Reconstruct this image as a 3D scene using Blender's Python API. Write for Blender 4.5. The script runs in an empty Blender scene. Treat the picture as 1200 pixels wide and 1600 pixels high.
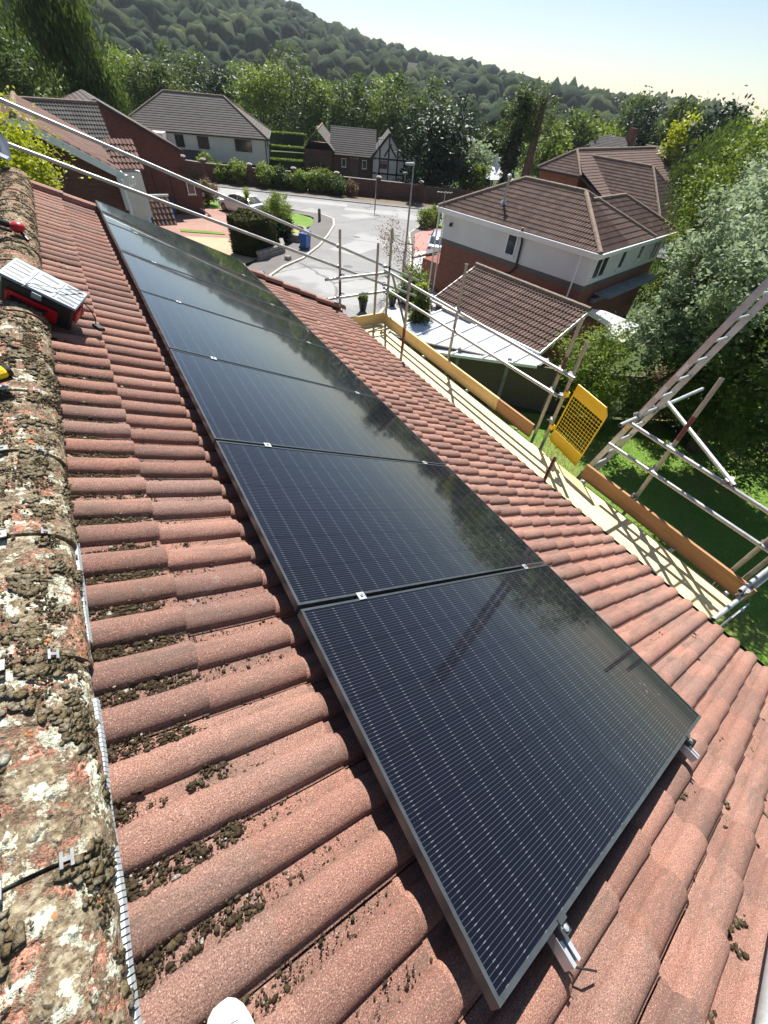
import bpy, math, random
import numpy as np
from mathutils import Vector, Matrix, noise
R_ = random.Random(7)
rng = np.random.default_rng(7)
sc = bpy.context.scene
# ------------------------------------------------------------------ camera
cd = bpy.data.cameras.new('camera'); cam = bpy.data.objects.new('camera', cd); sc.collection.objects.link(cam)
cd.sensor_fit = 'HORIZONTAL'; cd.sensor_width = 36.0; cd.lens = 643.3856 / 1200 * 36.0
cd.clip_start = 0.05; cd.clip_end = 6000
right = Vector((0.85840651, -0.50742129, 0.0752456)); down = Vector((-0.32502698, -0.65150153, -0.68549487)); fwd = Vector((0.39685731, 0.56397641, -0.72417876))
CAM = Vector((-0.2269, 0.3348, 1.4042))
cam.matrix_world = Matrix(((right.x, -down.x, -fwd.x, CAM.x), (right.y, -down.y, -fwd.y, CAM.y), (right.z, -down.z, -fwd.z, CAM.z), (0, 0, 0, 1)))
sc.camera = cam
# ------------------------------------------------------------------ sky, sun, exposure
SUN = Vector((0.4, 0.67, 1.0)).normalized()
w = bpy.data.worlds.new('World'); sc.world = w; w.use_nodes = True
nt = w.node_tree; nt.nodes.clear()
sky = nt.nodes.new('ShaderNodeTexSky'); sky.sky_type = 'NISHITA'; sky.sun_disc = False
sky.sun_elevation = math.asin(SUN.z); sky.sun_rotation = math.atan2(SUN.x, SUN.y)
sky.altitude = 165; sky.air_density = 1.0; sky.dust_density = .3; sky.ozone_density = 1.0
bg = nt.nodes.new('ShaderNodeBackground'); bg.inputs['Strength'].default_value = 0.058
wo = nt.nodes.new('ShaderNodeOutputWorld')
nt.links.new(sky.outputs[0], bg.inputs[0]); nt.links.new(bg.outputs[0], wo.inputs[0])
sl = bpy.data.lights.new('sun', 'SUN'); sl.energy = 5.0; sl.angle = math.radians(0.53); sl.color = (1.0, 0.955, 0.89)
so = bpy.data.objects.new('sun', sl); sc.collection.objects.link(so)
so.rotation_euler = SUN.to_track_quat('Z', 'Y').to_euler(); so.location = (20, 30, 60)
sc.view_settings.view_transform = 'Standard'; sc.view_settings.look = 'None'; sc.view_settings.gamma = 1
sc.view_settings.exposure = 0.95
sc.render.engine = 'CYCLES'
sc.render.resolution_x = 768; sc.render.resolution_y = 1024

# ------------------------------------------------------------------ helpers
ORG = {}
class MB:
    def __init__(s): s.v = []; s.f = []; s.m = []; s.uv = None; s.n = 0; s.X = None; s.t = []
    def add(s, vs, fs, mi=0, tone=None):
        b = len(s.v)
        for q in vs:
            q = Vector(q)
            if s.X is not None: q = s.X @ q
            s.v.append((q.x, q.y, q.z))
        s.t += [R_.random() if tone is None else tone] * len(vs)
        for g in fs: s.f.append([b + i for i in g]); s.m.append(mi)
        return b
    def box(s, c, d, rz=0, mi=0, rot=None, bev=0):
        x, y, z = [k / 2 for k in d]
        M = Matrix.Translation(Vector(c)) @ (rot if rot is not None else Matrix.Rotation(rz, 4, 'Z'))
        if bev:
            b = bev; P = []
            for sx in (-1, 1):
                for sy in (-1, 1):
                    for sz in (-1, 1):
                        P += [(sx * x, sy * (y - b), sz * (z - b)), (sx * (x - b), sy * y, sz * (z - b)), (sx * (x - b), sy * (y - b), sz * z)]
            import bmesh
            bm = bmesh.new(); vs = [bm.verts.new(q) for q in P]; r = bmesh.ops.convex_hull(bm, input=vs)
            bm.verts.index_update(); V_ = [M @ v.co for v in bm.verts]; F_ = [[v.index for v in f.verts] for f in bm.faces]; bm.free()
            s.add(V_, F_, mi); return
        P = [M @ Vector((a * x, b * y, c2 * z)) for a in (-1, 1) for b in (-1, 1) for c2 in (-1, 1)]
        s.add(P, [(0, 1, 3, 2), (4, 6, 7, 5), (0, 4, 5, 1), (2, 3, 7, 6), (0, 2, 6, 4), (1, 5, 7, 3)], mi)
    def beam(s, a, b, wd, h, mi=0, up=(0, 0, 1)):
        a = Vector(a); b = Vector(b); d = (b - a); L = d.length; d.normalize(); u = Vector(up)
        sd = d.cross(u); sd.normalize(); u = sd.cross(d)
        M = Matrix(((d.x, sd.x, u.x, (a.x + b.x) / 2), (d.y, sd.y, u.y, (a.y + b.y) / 2), (d.z, sd.z, u.z, (a.z + b.z) / 2), (0, 0, 0, 1)))
        s.box((0, 0, 0), (L, wd, h), rot=M, mi=mi)
    def tube(s, a, b, r, n=12, mi=0, r2=None, cap=True, hollow=0):
        a = Vector(a); b = Vector(b); d = (b - a).normalized()
        u = d.orthogonal().normalized(); v = d.cross(u); r2 = r if r2 is None else r2
        P = []; 
        for c, rr in ((a, r), (b, r2)):
            for i in range(n):
                t = 2 * math.pi * i / n; P.append(c + (u * math.cos(t) + v * math.sin(t)) * rr)
        F = [(i, (i + 1) % n, n + (i + 1) % n, n + i) for i in range(n)]
        if hollow:
            for c, dd in ((a, 1), (b, -1)):
                for i in range(n):
                    t = 2 * math.pi * i / n; P.append(c + (u * math.cos(t) + v * math.sin(t)) * hollow)
                for i in range(n):
                    t = 2 * math.pi * i / n; P.append(c + d * dd * 0.15 + (u * math.cos(t) + v * math.sin(t)) * hollow)
            for k, o in ((0, 2 * n), (1, 4 * n)):
                for i in range(n):
                    j = (i + 1) % n
                    F += [(k * n + i, k * n + j, o + j, o + i), (o + i, o + j, o + n + j, o + n + i)]
                F.append(tuple(o + n + i for i in range(n)))
        elif cap: F += [tuple(range(n))[::-1], tuple(range(n, 2 * n))]
        s.add(P, F, mi)
    def path(s, pts, r, n=8, mi=0):
        for a, b in zip(pts[:-1], pts[1:]): s.tube(a, b, r, n, mi)
    def quad(s, a, b, c, d, mi=0): s.add([a, b, c, d], [(0, 1, 2, 3)], mi)
    def poly(s, pts, mi=0): s.add(pts, [tuple(range(len(pts)))], mi)
    def prism(s, pts, off, mi=0):
        off = Vector(off); n = len(pts); P = [Vector(q) for q in pts] + [Vector(q) + off for q in pts]
        s.add(P, [tuple(range(n))[::-1], tuple(range(n, 2 * n))] + [(i, (i + 1) % n, n + (i + 1) % n, n + i) for i in range(n)], mi)
    def blob(s, c, r, mi=0, sub=1, amp=0.25, seed=0, tone=None):
        V, F = ICO[sub]; c = Vector(c); P = []
        for q in V:
            k = 1 + amp * noise.noise(Vector(q) * 1.7 + Vector((seed * 3.1, seed, -seed)))
            P.append((c.x + q[0] * r[0] * k, c.y + q[1] * r[1] * k, c.z + q[2] * r[2] * k))
        s.add(P, F, mi, tone)
    def lathe(s, c, prof, n=16, mi=0):
        P = []; c = Vector(c)
        for (r, z) in prof:
            for i in range(n): t = 2 * math.pi * i / n; P.append(c + Vector((r * math.cos(t), r * math.sin(t), z)))
        F = []
        for k in range(len(prof) - 1):
            for i in range(n): j = (i + 1) % n; F.append((k * n + i, k * n + j, (k + 1) * n + j, (k + 1) * n + i))
        F += [tuple(range(n))[::-1], tuple(range((len(prof) - 1) * n, len(prof) * n))]
        s.add(P, F, mi)
def ico(sub):
    import bmesh
    bm = bmesh.new(); bmesh.ops.create_icosphere(bm, subdivisions=sub, radius=1)
    V = [tuple(v.co) for v in bm.verts]; F = [tuple(v.index for v in f.verts) for f in bm.faces]; bm.free(); return V, F
ICO = {k: ico(k) for k in (1, 2, 3)}

def setp(o, label=None, cat=None, group=None, kind=None):
    if label: o['label'] = label
    if cat: o['category'] = cat
    if group: o['group'] = group
    if kind: o['kind'] = kind
    return o
def raw(name, V, F, mats, parent=None, origin=None, mi=None, tone=None, smooth=False, fattr=None):
    V = np.asarray(V, dtype=np.float64).reshape(-1, 3)
    if parent is not None: org = np.array(ORG[parent])
    else: org = np.array(origin if origin is not None else (0, 0, 0), dtype=float)
    me = bpy.data.meshes.new(name)
    if isinstance(F, np.ndarray):
        k = F.shape[1]; nf = F.shape[0]
        me.vertices.add(len(V)); me.vertices.foreach_set('co', (V - org).astype(np.float32).ravel())
        me.loops.add(nf * k); me.loops.foreach_set('vertex_index', F.astype(np.int32).ravel())
        me.polygons.add(nf); me.polygons.foreach_set('loop_start', np.arange(0, nf * k, k, dtype=np.int32))
        try: me.polygons.foreach_set('loop_total', np.full(nf, k, dtype=np.int32))
        except Exception: pass
        me.update(calc_edges=True)
    else: me.from_pydata((V - org).tolist(), [], F)
    for m in (mats if isinstance(mats, (list, tuple)) else [mats]): me.materials.append(m)
    if mi is not None: me.polygons.foreach_set('material_index', np.asarray(mi, dtype=np.int32))
    if tone is not None:
        a = me.attributes.new('tone', 'FLOAT', 'POINT'); a.data.foreach_set('value', np.asarray(tone, dtype=np.float32))
    if smooth: me.polygons.foreach_set('use_smooth', np.ones(len(me.polygons), dtype=bool))
    me.validate(verbose=False); me.update()
    o = bpy.data.objects.new(name, me); sc.collection.objects.link(o)
    if parent is None: o.location = org
    else: o.parent = parent
    ORG[o] = tuple(org)
    return o
def emit(name, mb, mats, parent=None, origin=None, smooth=False):
    return raw(name, mb.v, mb.f, mats, parent, origin, mb.m, mb.t, smooth)
def smooth_by_angle(o, deg=40):
    me = o.data; me.polygons.foreach_set('use_smooth', np.ones(len(me.polygons), dtype=bool))
    import bmesh
    bm = bmesh.new(); bm.from_mesh(me); c = math.radians(deg)
    for e in bm.edges:
        if len(e.link_faces) == 2:
            try: e.smooth = e.calc_face_angle() < c
            except Exception: pass
    bm.to_mesh(me); bm.free(); return o
def thing(name, label, cat, loc, group=None):
    o = bpy.data.objects.new(name, None); sc.collection.objects.link(o); o.location = loc; o.empty_display_size = .3
    ORG[o] = tuple(loc); return setp(o, label, cat, group)
def copy_tree(o, loc, label, group=None, rz=None):
    c = o.copy(); sc.collection.objects.link(c); c.location = loc; c['label'] = label
    if group: c['group'] = group
    if rz is not None: c.rotation_euler = (0, 0, rz)
    for k in [x for x in sc.collection.objects if x.parent == o]:
        d = k.copy(); sc.collection.objects.link(d); d.parent = c
        for g in [x for x in sc.collection.objects if x.parent == k]:
            e = g.copy(); sc.collection.objects.link(e); e.parent = d
    return c

# ------------------------------------------------------------------ materials
class M_:
    def __init__(s, name, rough=.6, metal=0, spec=.5):
        m = bpy.data.materials.new(name); m.use_nodes = True; s.m = m; s.t = m.node_tree; s.b = s.t.nodes['Principled BSDF']
        s.b.inputs['Roughness'].default_value = rough; s.b.inputs['Metallic'].default_value = metal
        s.b.inputs['Specular IOR Level'].default_value = spec; s.tc = None
    def n(s, ty, **k):
        x = s.t.nodes.new('ShaderNode' + ty)
        for a, b in k.items(): setattr(x, a, b)
        return x
    def L(s, a, b): s.t.links.new(a, b)
    def co(s, kind='Object'):
        if s.tc is None: s.tc = s.n('TexCoord')
        return s.tc.outputs[kind]
    def noise(s, scale, detail=4, rough=.55, co=None, dist=0):
        x = s.n('TexNoise'); x.inputs['Scale'].default_value = scale; x.inputs['Detail'].default_value = detail
        x.inputs['Roughness'].default_value = rough; x.inputs['Distortion'].default_value = dist
        s.L(co or s.co(), x.inputs['Vector']); return x.outputs['Fac']
    def voro(s, scale, feature='F1', out='Distance', co=None):
        x = s.n('TexVoronoi', feature=feature); x.inputs['Scale'].default_value = scale; s.L(co or s.co(), x.inputs['Vector']); return x.outputs[out]
    def ramp(s, f, stops):
        x = s.n('ValToRGB'); e = x.color_ramp.elements
        while len(e) < len(stops): e.new(.5)
        for i, (p, c) in enumerate(stops):
            e[i].position = p; e[i].color = (c[0], c[1], c[2], 1) if hasattr(c, '__len__') else (c, c, c, 1)
        s.L(f, x.inputs[0]); return x.outputs[0]
    def mix(s, f, a, b, bt='MIX'):
        x = s.n('Mix', data_type='RGBA', blend_type=bt)
        for v, i in ((f, 0), (a, 6), (b, 7)):
            if hasattr(v, 'is_linked') or isinstance(v, bpy.types.NodeSocket): s.L(v, x.inputs[i])
            elif i == 0: x.inputs[0].default_value = v
            else: x.inputs[i].default_value = (v[0], v[1], v[2], 1)
        return x.outputs[2]
    def math(s, op, a, b=0, c=None):
        x = s.n('Math', operation=op)
        for i, v in enumerate((a, b, c)):
            if v is None: continue
            if isinstance(v, bpy.types.NodeSocket): s.L(v, x.inputs[i])
            else: x.inputs[i].default_value = v
        return x.outputs[0]
    def attr(s, name='tone', out='Fac'):
        x = s.n('Attribute', attribute_name=name); return x.outputs[out]
    def col(s, c):
        if isinstance(c, bpy.types.NodeSocket): s.L(c, s.b.inputs['Base Color'])
        else: s.b.inputs['Base Color'].default_value = (c[0], c[1], c[2], 1)
        return s
    def rough(s, c): s.L(c, s.b.inputs['Roughness']); return s
    def bump(s, h, strength=.3, dist=.01):
        x = s.n('Bump'); x.inputs['Strength'].default_value = strength; x.inputs['Distance'].default_value = dist
        s.L(h, x.inputs['Height']); s.L(x.outputs[0], s.b.inputs['Normal']); return s
    def sep(s, co=None):
        x = s.n('SeparateXYZ'); s.L(co or s.co(), x.inputs[0]); return x.outputs
def simple(name, c, rough=.6, metal=0, var=.15, scale=8, bump=0, spec=.5, tone=0):
    m = M_(name, rough, metal, spec); f = m.noise(scale, 5)
    lo = tuple(k * (1 - var) for k in c); hi = tuple(min(1, k * (1 + var)) for k in c)
    cc = m.mix(m.ramp(f, [(.3, 0), (.7, 1)]), lo, hi)
    if tone:
        t = m.attr(); cc = m.mix(m.math('MULTIPLY', t, tone), cc, tuple(k * .45 for k in c))
    m.col(cc)
    if bump: m.bump(m.noise(scale * 6, 4), bump, .01)
    return m.m
MT = {}
def tile_material():
    m = M_('concrete_roof_tile', .9, 0, .25); t = m.attr('tone')
    base = m.ramp(t, [(0, (.26, .135, .105)), (.3, (.36, .170, .122)), (.6, (.45, .225, .165)), (.85, (.40, .215, .160)), (1, (.30, .175, .142))])
    big = m.ramp(m.noise(2.2, 5), [(.35, 0), (.7, 1)]); base = m.mix(m.math('MULTIPLY', big, .5), base, (.26, .165, .135))
    sp = m.noise(300, 3, .8); base = m.mix(m.ramp(sp, [(.38, 1), (.50, 0)]), base, (.12, .068, .055))
    base = m.mix(m.ramp(sp, [(.58, 0), (.68, .9)]), base, (.78, .60, .50))
    mp = m.n('Mapping'); mp.inputs['Scale'].default_value = (2.2, 13, 2.2); m.L(m.co(), mp.inputs[0]); st = m.noise(1.3, 7, .75, mp.outputs[0]); base = m.mix(m.ramp(st, [(.50, 0), (.68, .7)]), base, (.13, .105, .085))
    pl = m.noise(5.3, 5, .7); base = m.mix(m.ramp(pl, [(.68, 0), (.76, .45)]), base, (.5, .42, .36))
    m.col(base)
    h = m.math('ADD', m.math('MULTIPLY', m.noise(260, 4, .8), .9), m.math('MULTIPLY', m.noise(35, 5, .7), .8)); m.bump(h, 1.0, .0055)
    return m.m
def lichen_material():
    m = M_('lichen_covered_ridge_tile', .95, 0, .2); t = m.attr('tone')
    n1 = m.noise(11, 7, .72); n2 = m.noise(17, 6, .7); n3 = m.noise(70, 5, .7)
    base = m.mix(m.ramp(m.noise(330, 2), [(.4, 0), (.6, 1)]), (.34, .14, .09), (.54, .30, .21))
    mossy = m.mix(m.ramp(n3, [(.35, 0), (.65, 1)]), (.16, .115, .065), (.42, .36, .25))
    rs = m.voro(62, 'F1', 'Distance', m.mix(.06, m.co(), m.n('TexNoise').outputs['Color'])); ring = m.mix(m.ramp(rs, [(.10, 0), (.42, 1)]), (.38, .33, .24), (.19, .145, .09)); c = m.mix(m.ramp(n1, [(.45, 0), (.51, 1)]), base, mossy); c = m.mix(m.ramp(m.noise(19, 5, .65), [(.50, 0), (.55, .85)]), c, ring)
    pale = m.mix(m.ramp(n3, [(.4, 0), (.6, 1)]), (.50, .50, .36), (.72, .72, .58))
    x_, y_, z_ = m.sep(); nr_ = m.ramp(y_, [(.25, 1), (.8, 0)]); c = m.mix(m.ramp(m.math('ADD', n2, m.math('MULTIPLY', nr_, .12)), [(.665, 0), (.685, 1)]), c, pale)
    c = m.mix(m.ramp(m.noise(23, 4), [(.67, 0), (.70, 1)]), c, (.52, .19, .07))
    c = m.mix(m.ramp(m.voro(75), [(.12, .8), (.26, 0)]), c, (.33, .31, .26))
    m.col(c)
    h = m.math('ADD', m.ramp(n1, [(.42, 0), (.52, 1)]), m.math('MULTIPLY', n3, .9)); h = m.math('SUBTRACT', h, m.math('MULTIPLY', m.ramp(rs, [(.1, 0), (.5, 1)]), .8)); m.bump(h, 1.0, .009); return m.m
def clump_material():
    m = M_('moss_and_lichen', .97, 0, .15); t = m.attr('tone')
    c = m.ramp(t, [(0, (.05, .036, .02)), (.25, (.12, .09, .052)), (.5, (.22, .17, .09)), (.7, (.32, .275, .195)), (.9, (.42, .385, .30)), (1, (.6, .57, .48))])
    c = m.mix(m.ramp(m.noise(160, 4, .7), [(.4, 0), (.65, .7)]), c, (.03, .022, .014))
    m.col(c); m.bump(m.noise(240, 4, .7), 1.0, .006); return m.m
def glass_material():
    m = M_('photovoltaic_glass', .11, 0, .5); m.b.inputs['IOR'].default_value = 1.22; m.b.inputs['Coat IOR'].default_value = 1.42; m.b.inputs['Coat Roughness'].default_value = .035
    x, y, z = m.sep(m.co('Object'))
    def band(v, period, off, wdt):
        f = m.math('FRACT', m.math('ADD', m.math('DIVIDE', v, period), off)); d = m.math('ABSOLUTE', m.math('SUBTRACT', f, .5)); return m.math('LESS_THAN', d, wdt / period / 2)
    u = m.attr('pu'); v = m.attr('pv')     # u across the panel, v down its length
    wire = band(u, .0117, 0.5, .0013); edge = band(v, .0926, 0, .0030); dot = m.math('MULTIPLY', band(u, .0117, 0.5, .0024), band(v, .0926, .0, .010))
    cellgap = m.math('MAXIMUM', band(u, .187, .5, .0035), band(v, .0926, 0, .0016))
    mid = m.math('LESS_THAN', m.math('ABSOLUTE', m.math('SUBTRACT', v, .970)), .006)
    tw = m.noise(3, 3)
    cell = m.mix(m.ramp(m.voro(1.1), [(0, 0), (1, 1)]), (.002, .0023, .005), (.004, .0044, .009))
    c = m.mix(m.math('MULTIPLY', wire, .8), cell, (.070, .071, .080))
    c = m.mix(m.math('MULTIPLY', dot, .6), c, (.20, .20, .215)); c = m.mix(m.math('MULTIPLY', cellgap, .5), c, (.004, .004, .007)); c = m.mix(mid, c, (.002, .002, .003))
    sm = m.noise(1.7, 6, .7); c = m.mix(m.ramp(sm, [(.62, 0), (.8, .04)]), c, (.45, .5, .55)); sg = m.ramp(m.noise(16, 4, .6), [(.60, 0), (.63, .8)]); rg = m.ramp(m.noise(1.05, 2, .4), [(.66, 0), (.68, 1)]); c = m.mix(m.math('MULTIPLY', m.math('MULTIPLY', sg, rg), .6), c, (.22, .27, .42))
    m.col(c)
    m.rough(m.ramp(m.noise(2.5, 6, .7), [(.3, .06), (.75, .13)]))
    m.b.inputs['Coat Weight'].default_value = 1.0
    h = m.noise(900, 2); m.bump(h, .012, .001); return m.m
def brick_material(name, c1, c2, mortar, scale=1.0):
    m = M_(name, .9, 0, .2); uv = m.n('UVMap'); 
    g = m.attr('tone')
    # bricks follow the wall: horizontal run from x+y, height from z
    x, y, z = m.sep(m.co('Object')); cmb = m.n('CombineXYZ'); m.L(m.math('ADD', x, y), cmb.inputs[0]); m.L(z, cmb.inputs[1])
    b = m.n('TexBrick'); m.L(cmb.outputs[0], b.inputs['Vector']); b.inputs['Scale'].default_value = 1; b.inputs['Brick Width'].default_value = .225; b.inputs['Row Height'].default_value = .075
    b.inputs['Mortar Size'].default_value = .006; b.inputs['Color1'].default_value = (*c1, 1); b.inputs['Color2'].default_value = (*c2, 1); b.inputs['Mortar'].default_value = (*mortar, 1)
    c = m.mix(m.ramp(m.noise(.8, 5), [(.3, 0), (.8, .35)]), b.outputs['Color'], tuple(k * .5 for k in c1)); m.col(c); m.bump(b.outputs['Fac'], -.3, .006); return m.m
def wood_material(name, c, dark, sx=1, knots=True):
    m = M_(name, .7, 0, .3); mp = m.n('Mapping'); mp.inputs['Scale'].default_value = (22, 1.1, 22); m.L(m.co(), mp.inputs[0])
    g = m.noise(1.6, 6, .65, mp.outputs[0], .6); t = m.attr('tone')
    cc = m.mix(m.ramp(g, [(.35, 0), (.7, 1)]), dark, c)
    cc = m.mix(m.math('MULTIPLY', t, .35), cc, tuple(k * .75 for k in c))
    if knots:
        k = m.voro(3.1); cc = m.mix(m.ramp(k, [(.035, .9), (.06, 0)]), cc, (.22, .11, .04))
    cc = m.mix(m.ramp(m.noise(5, 5, .7), [(.55, 0), (.85, .5)]), cc, tuple(k * .55 for k in dark))
    m.col(cc); m.bump(g, .15, .003); return m.m
def leaf_material(name, a, b, c=None, trans=.35):
    m = M_(name, .55, 0, .35); t = m.attr('tone'); c = c or tuple((i + j) / 2 for i, j in zip(a, b))
    cc = m.ramp(t, [(0, a), (.5, c), (1, b)]); cc = m.mix(m.ramp(m.noise(.6, 4), [(.35, 0), (.7, .5)]), cc, tuple(k * .6 for k in a)); m.col(cc)
    tr = m.n('BsdfTranslucent'); m.L(m.mix(.5, cc, (b[0] * 1.4, b[1] * 1.5, b[2])), tr.inputs[0]); ms = m.n('MixShader'); ms.inputs[0].default_value = trans
    out = m.t.nodes['Material Output']; m.L(m.b.outputs[0], ms.inputs[1]); m.L(tr.outputs[0], ms.inputs[2]); m.L(ms.outputs[0], out.inputs[0]); return m.m
def ground_material(name, a, b, scale, speck=None, patch=None, bump=.3, rough=.95, patchcol=None):
    m = M_(name, rough, 0, .2); c = m.mix(m.ramp(m.noise(scale, 6, .65), [(.3, 0), (.7, 1)]), a, b)
    c = m.mix(m.ramp(m.noise(scale * 35, 3, .7), [(.35, 0), (.65, .5)]), c, tuple(k * .6 for k in a))
    if patch: c = m.mix(m.ramp(m.noise(patch, 4, .6), [(.56, 0), (.60, .8)]), c, patchcol)
    m.col(c); m.bump(m.noise(scale * 30, 4, .7), bump, .02); return m.m
def paving_material(name, c1, c2, mortar, w=.2, h=.1):
    m = M_(name, .9, 0, .2); b = m.n('TexBrick'); m.L(m.co(), b.inputs['Vector']); b.inputs['Scale'].default_value = 1; b.inputs['Brick Width'].default_value = w; b.inputs['Row Height'].default_value = h
    b.inputs['Mortar Size'].default_value = .006; b.inputs['Color1'].default_value = (*c1, 1); b.inputs['Color2'].default_value = (*c2, 1); b.inputs['Mortar'].default_value = (*mortar, 1)
    c = m.mix(m.ramp(m.noise(.35, 6), [(.4, 0), (.75, .5)]), b.outputs['Color'], tuple(k * .6 for k in c2)); m.col(c); return m.m
def metal_material(name, c, rough, rust=0, spots=.3):
    m = M_(name, rough, .55, .5); c0 = m.mix(m.ramp(m.noise(6, 5, .7), [(.35, 0), (.7, 1)]), tuple(k * .7 for k in c), c)
    c0 = m.mix(m.ramp(m.noise(45, 4, .7), [(.5, 0), (.75, spots)]), c0, (.75, .76, .75))
    if rust: c0 = m.mix(m.ramp(m.noise(9, 6, .75), [(.6, 0), (.72, rust)]), c0, (.20, .09, .05))
    m.col(c0); m.rough(m.ramp(m.noise(14, 4), [(.3, rough * .8), (.8, min(1, rough * 1.5))])); m.bump(m.noise(80, 3), .08, .002); return m.m
MT['tile'] = tile_material(); MT['lichen'] = lichen_material(); MT['clump'] = clump_material(); MT['pv'] = glass_material()
MT['black_alu'] = simple('black_anodised_aluminium', (.075, .085, .09), .28, .4, .2, 20)
MT['alu'] = metal_material('mill_aluminium', (.62, .64, .66), .38, 0, .1)
MT['galv'] = metal_material('galvanised_tube', (.52, .53, .52), .42, .25, .4)
MT['galv2'] = metal_material('weathered_tube', (.44, .41, .36), .5, .5, .3)
MT['coupler'] = metal_material('coupler_steel', (.30, .30, .31), .45, .5, .2)
MT['maroon'] = simple('maroon_tube_paint', (.14, .035, .045), .5, 0, .3, 20)
MT['board'] = wood_material('new_spruce_board', (.88, .74, .44), (.76, .58, .29))
MT['toe'] = wood_material('toe_board_yellow', (.80, .60, .31), (.68, .45, .19))
MT['toe_old'] = wood_material('toe_board_brown', (.46, .255, .125), (.30, .16, .075))
MT['wood_fence'] = wood_material('fence_timber', (.16, .12, .085), (.09, .07, .05), knots=False)
MT['yellow'] = simple('yellow_powder_coat', (.94, .62, .02), .4, 0, .06, 4)
MT['black'] = simple('black_plastic', (.015, .015, .017), .45, 0, .2, 20)
MT['red'] = simple('red_plastic', (.42, .012, .018), .4, 0, .15, 12)
MT['yel_pl'] = simple('yellow_plastic', (.85, .55, .01), .4, 0, .1, 12)
MT['silver'] = simple('silver_tool_lid', (.20, .235, .27), .55, .3, .12, 9)
MT['white'] = simple('white_paint', (.78, .78, .76), .5, 0, .05, 3)
MT['render'] = simple('white_render', (.68, .66, .63), .85, 0, .06, 1.2, .15)
MT['render_y'] = simple('cream_boarding', (.74, .73, .66), .6, 0, .05, 1)
MT['upvc'] = simple('white_upvc', (.8, .8, .8), .35, 0, .04, 3)
MT['glass'] = simple('window_glass', (.035, .042, .05), .06, 0, .3, 1, 0, .8)
MT['darkwood'] = simple('dark_stained_timber', (.028, .022, .02), .6, 0, .3, 4)
MT['gutter'] = simple('black_gutter', (.012, .012, .013), .4, 0, .1, 4)
MT['brick_dark'] = brick_material('dark_red_brick', (.155, .07, .055), (.105, .05, .042), (.14, .10, .085))
MT['brick'] = brick_material('red_brick', (.30, .105, .07), (.22, .08, .055), (.28, .2, .16))
MT['brick_grey'] = brick_material('grey_brick_band', (.17, .14, .13), (.14, .12, .11), (.2, .17, .15))
MT['stone'] = simple('grey_stone', (.26, .24, .215), .9, 0, .3, 5, .5)
MT['mortar'] = simple('cement_mortar', (.46, .39, .33), .95, 0, .3, 14, .5)
MT['asphalt'] = ground_material('asphalt', (.235, .235, .235), (.30, .295, .288), .35, None, .11, .4, .9, (.33, .33, .325))
def crack(mt):
    nt_ = mt.node_tree; b = nt_.nodes['Principled BSDF']; src = b.inputs['Base Color'].links[0].from_socket; tc = nt_.nodes.new('ShaderNodeTexCoord'); ns = nt_.nodes.new('ShaderNodeTexNoise'); ns.inputs['Scale'].default_value = .8; ns.inputs['Detail'].default_value = 6
    mx = nt_.nodes.new('ShaderNodeMix'); mx.data_type = 'RGBA'; mx.inputs[0].default_value = .35; nt_.links.new(tc.outputs['Object'], mx.inputs[6]); nt_.links.new(ns.outputs['Color'], mx.inputs[7]); nt_.links.new(tc.outputs['Object'], ns.inputs['Vector'])
    v = nt_.nodes.new('ShaderNodeTexVoronoi'); v.feature = 'DISTANCE_TO_EDGE'; v.inputs['Scale'].default_value = .16; nt_.links.new(mx.outputs[2], v.inputs['Vector']); r = nt_.nodes.new('ShaderNodeValToRGB'); r.color_ramp.elements[0].position = .002; r.color_ramp.elements[0].color = (.45, .45, .45, 1); r.color_ramp.elements[1].position = .009; nt_.links.new(v.outputs['Distance'], r.inputs[0])
    m2 = nt_.nodes.new('ShaderNodeMix'); m2.data_type = 'RGBA'; m2.blend_type = 'MULTIPLY'; m2.inputs[0].default_value = 1; nt_.links.new(src, m2.inputs[6]); nt_.links.new(r.outputs[0], m2.inputs[7]); nt_.links.new(m2.outputs[2], b.inputs['Base Color'])
crack(MT['asphalt'])
MT['pave'] = ground_material('pavement_tarmac', (.15, .14, .135), (.21, .195, .185), .5, None, None, .4)
MT['kerb'] = simple('kerb_concrete', (.48, .43, .36), .9, 0, .2, 3, .3)
MT['block_red'] = paving_material('pink_block_paving', (.42, .25, .2), (.34, .2, .16), (.2, .15, .12))
MT['block_pale'] = paving_material('pale_block_paving', (.55, .42, .27), (.47, .36, .24), (.3, .24, .17))
MT['pink'] = ground_material('pink_resin_drive', (.50, .22, .19), (.58, .27, .24), .5)
MT['grey_drive'] = ground_material('pale_grey_drive', (.50, .51, .53), (.58, .59, .60), .4)
MT['lawn'] = ground_material('lawn', (.12, .22, .035), (.21, .33, .06), .5, None, .35, .8, .95, (.19, .22, .06))
MT['land'] = ground_material('rough_ground', (.05, .085, .025), (.09, .12, .04), .05)
MT['field'] = ground_material('field_green', (.10, .2, .04), (.14, .24, .06), .02)
MT['soil'] = ground_material('soil', (.16, .11, .07), (.22, .16, .1), 1.5)
MT['bark'] = simple('bark', (.12, .085, .06), .95, 0, .4, 9, .8)
MT['leafA'] = leaf_material('leaf_mid_green', (.035, .065, .014), (.12, .17, .035))
MT['leafB'] = leaf_material('leaf_silver_green', (.09, .125, .06), (.46, .54, .42), (.20, .26, .135))
MT['leafC'] = leaf_material('leaf_dark', (.014, .03, .012), (.04, .075, .028), None, .2)
MT['leafD'] = leaf_material('leaf_bright', (.08, .14, .015), (.26, .33, .05))
MT['leafE'] = leaf_material('leaf_yellow', (.16, .20, .012), (.50, .52, .03))
MT['leafF'] = leaf_material('leaf_bronze', (.10, .065, .035), (.25, .17, .09))
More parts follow.
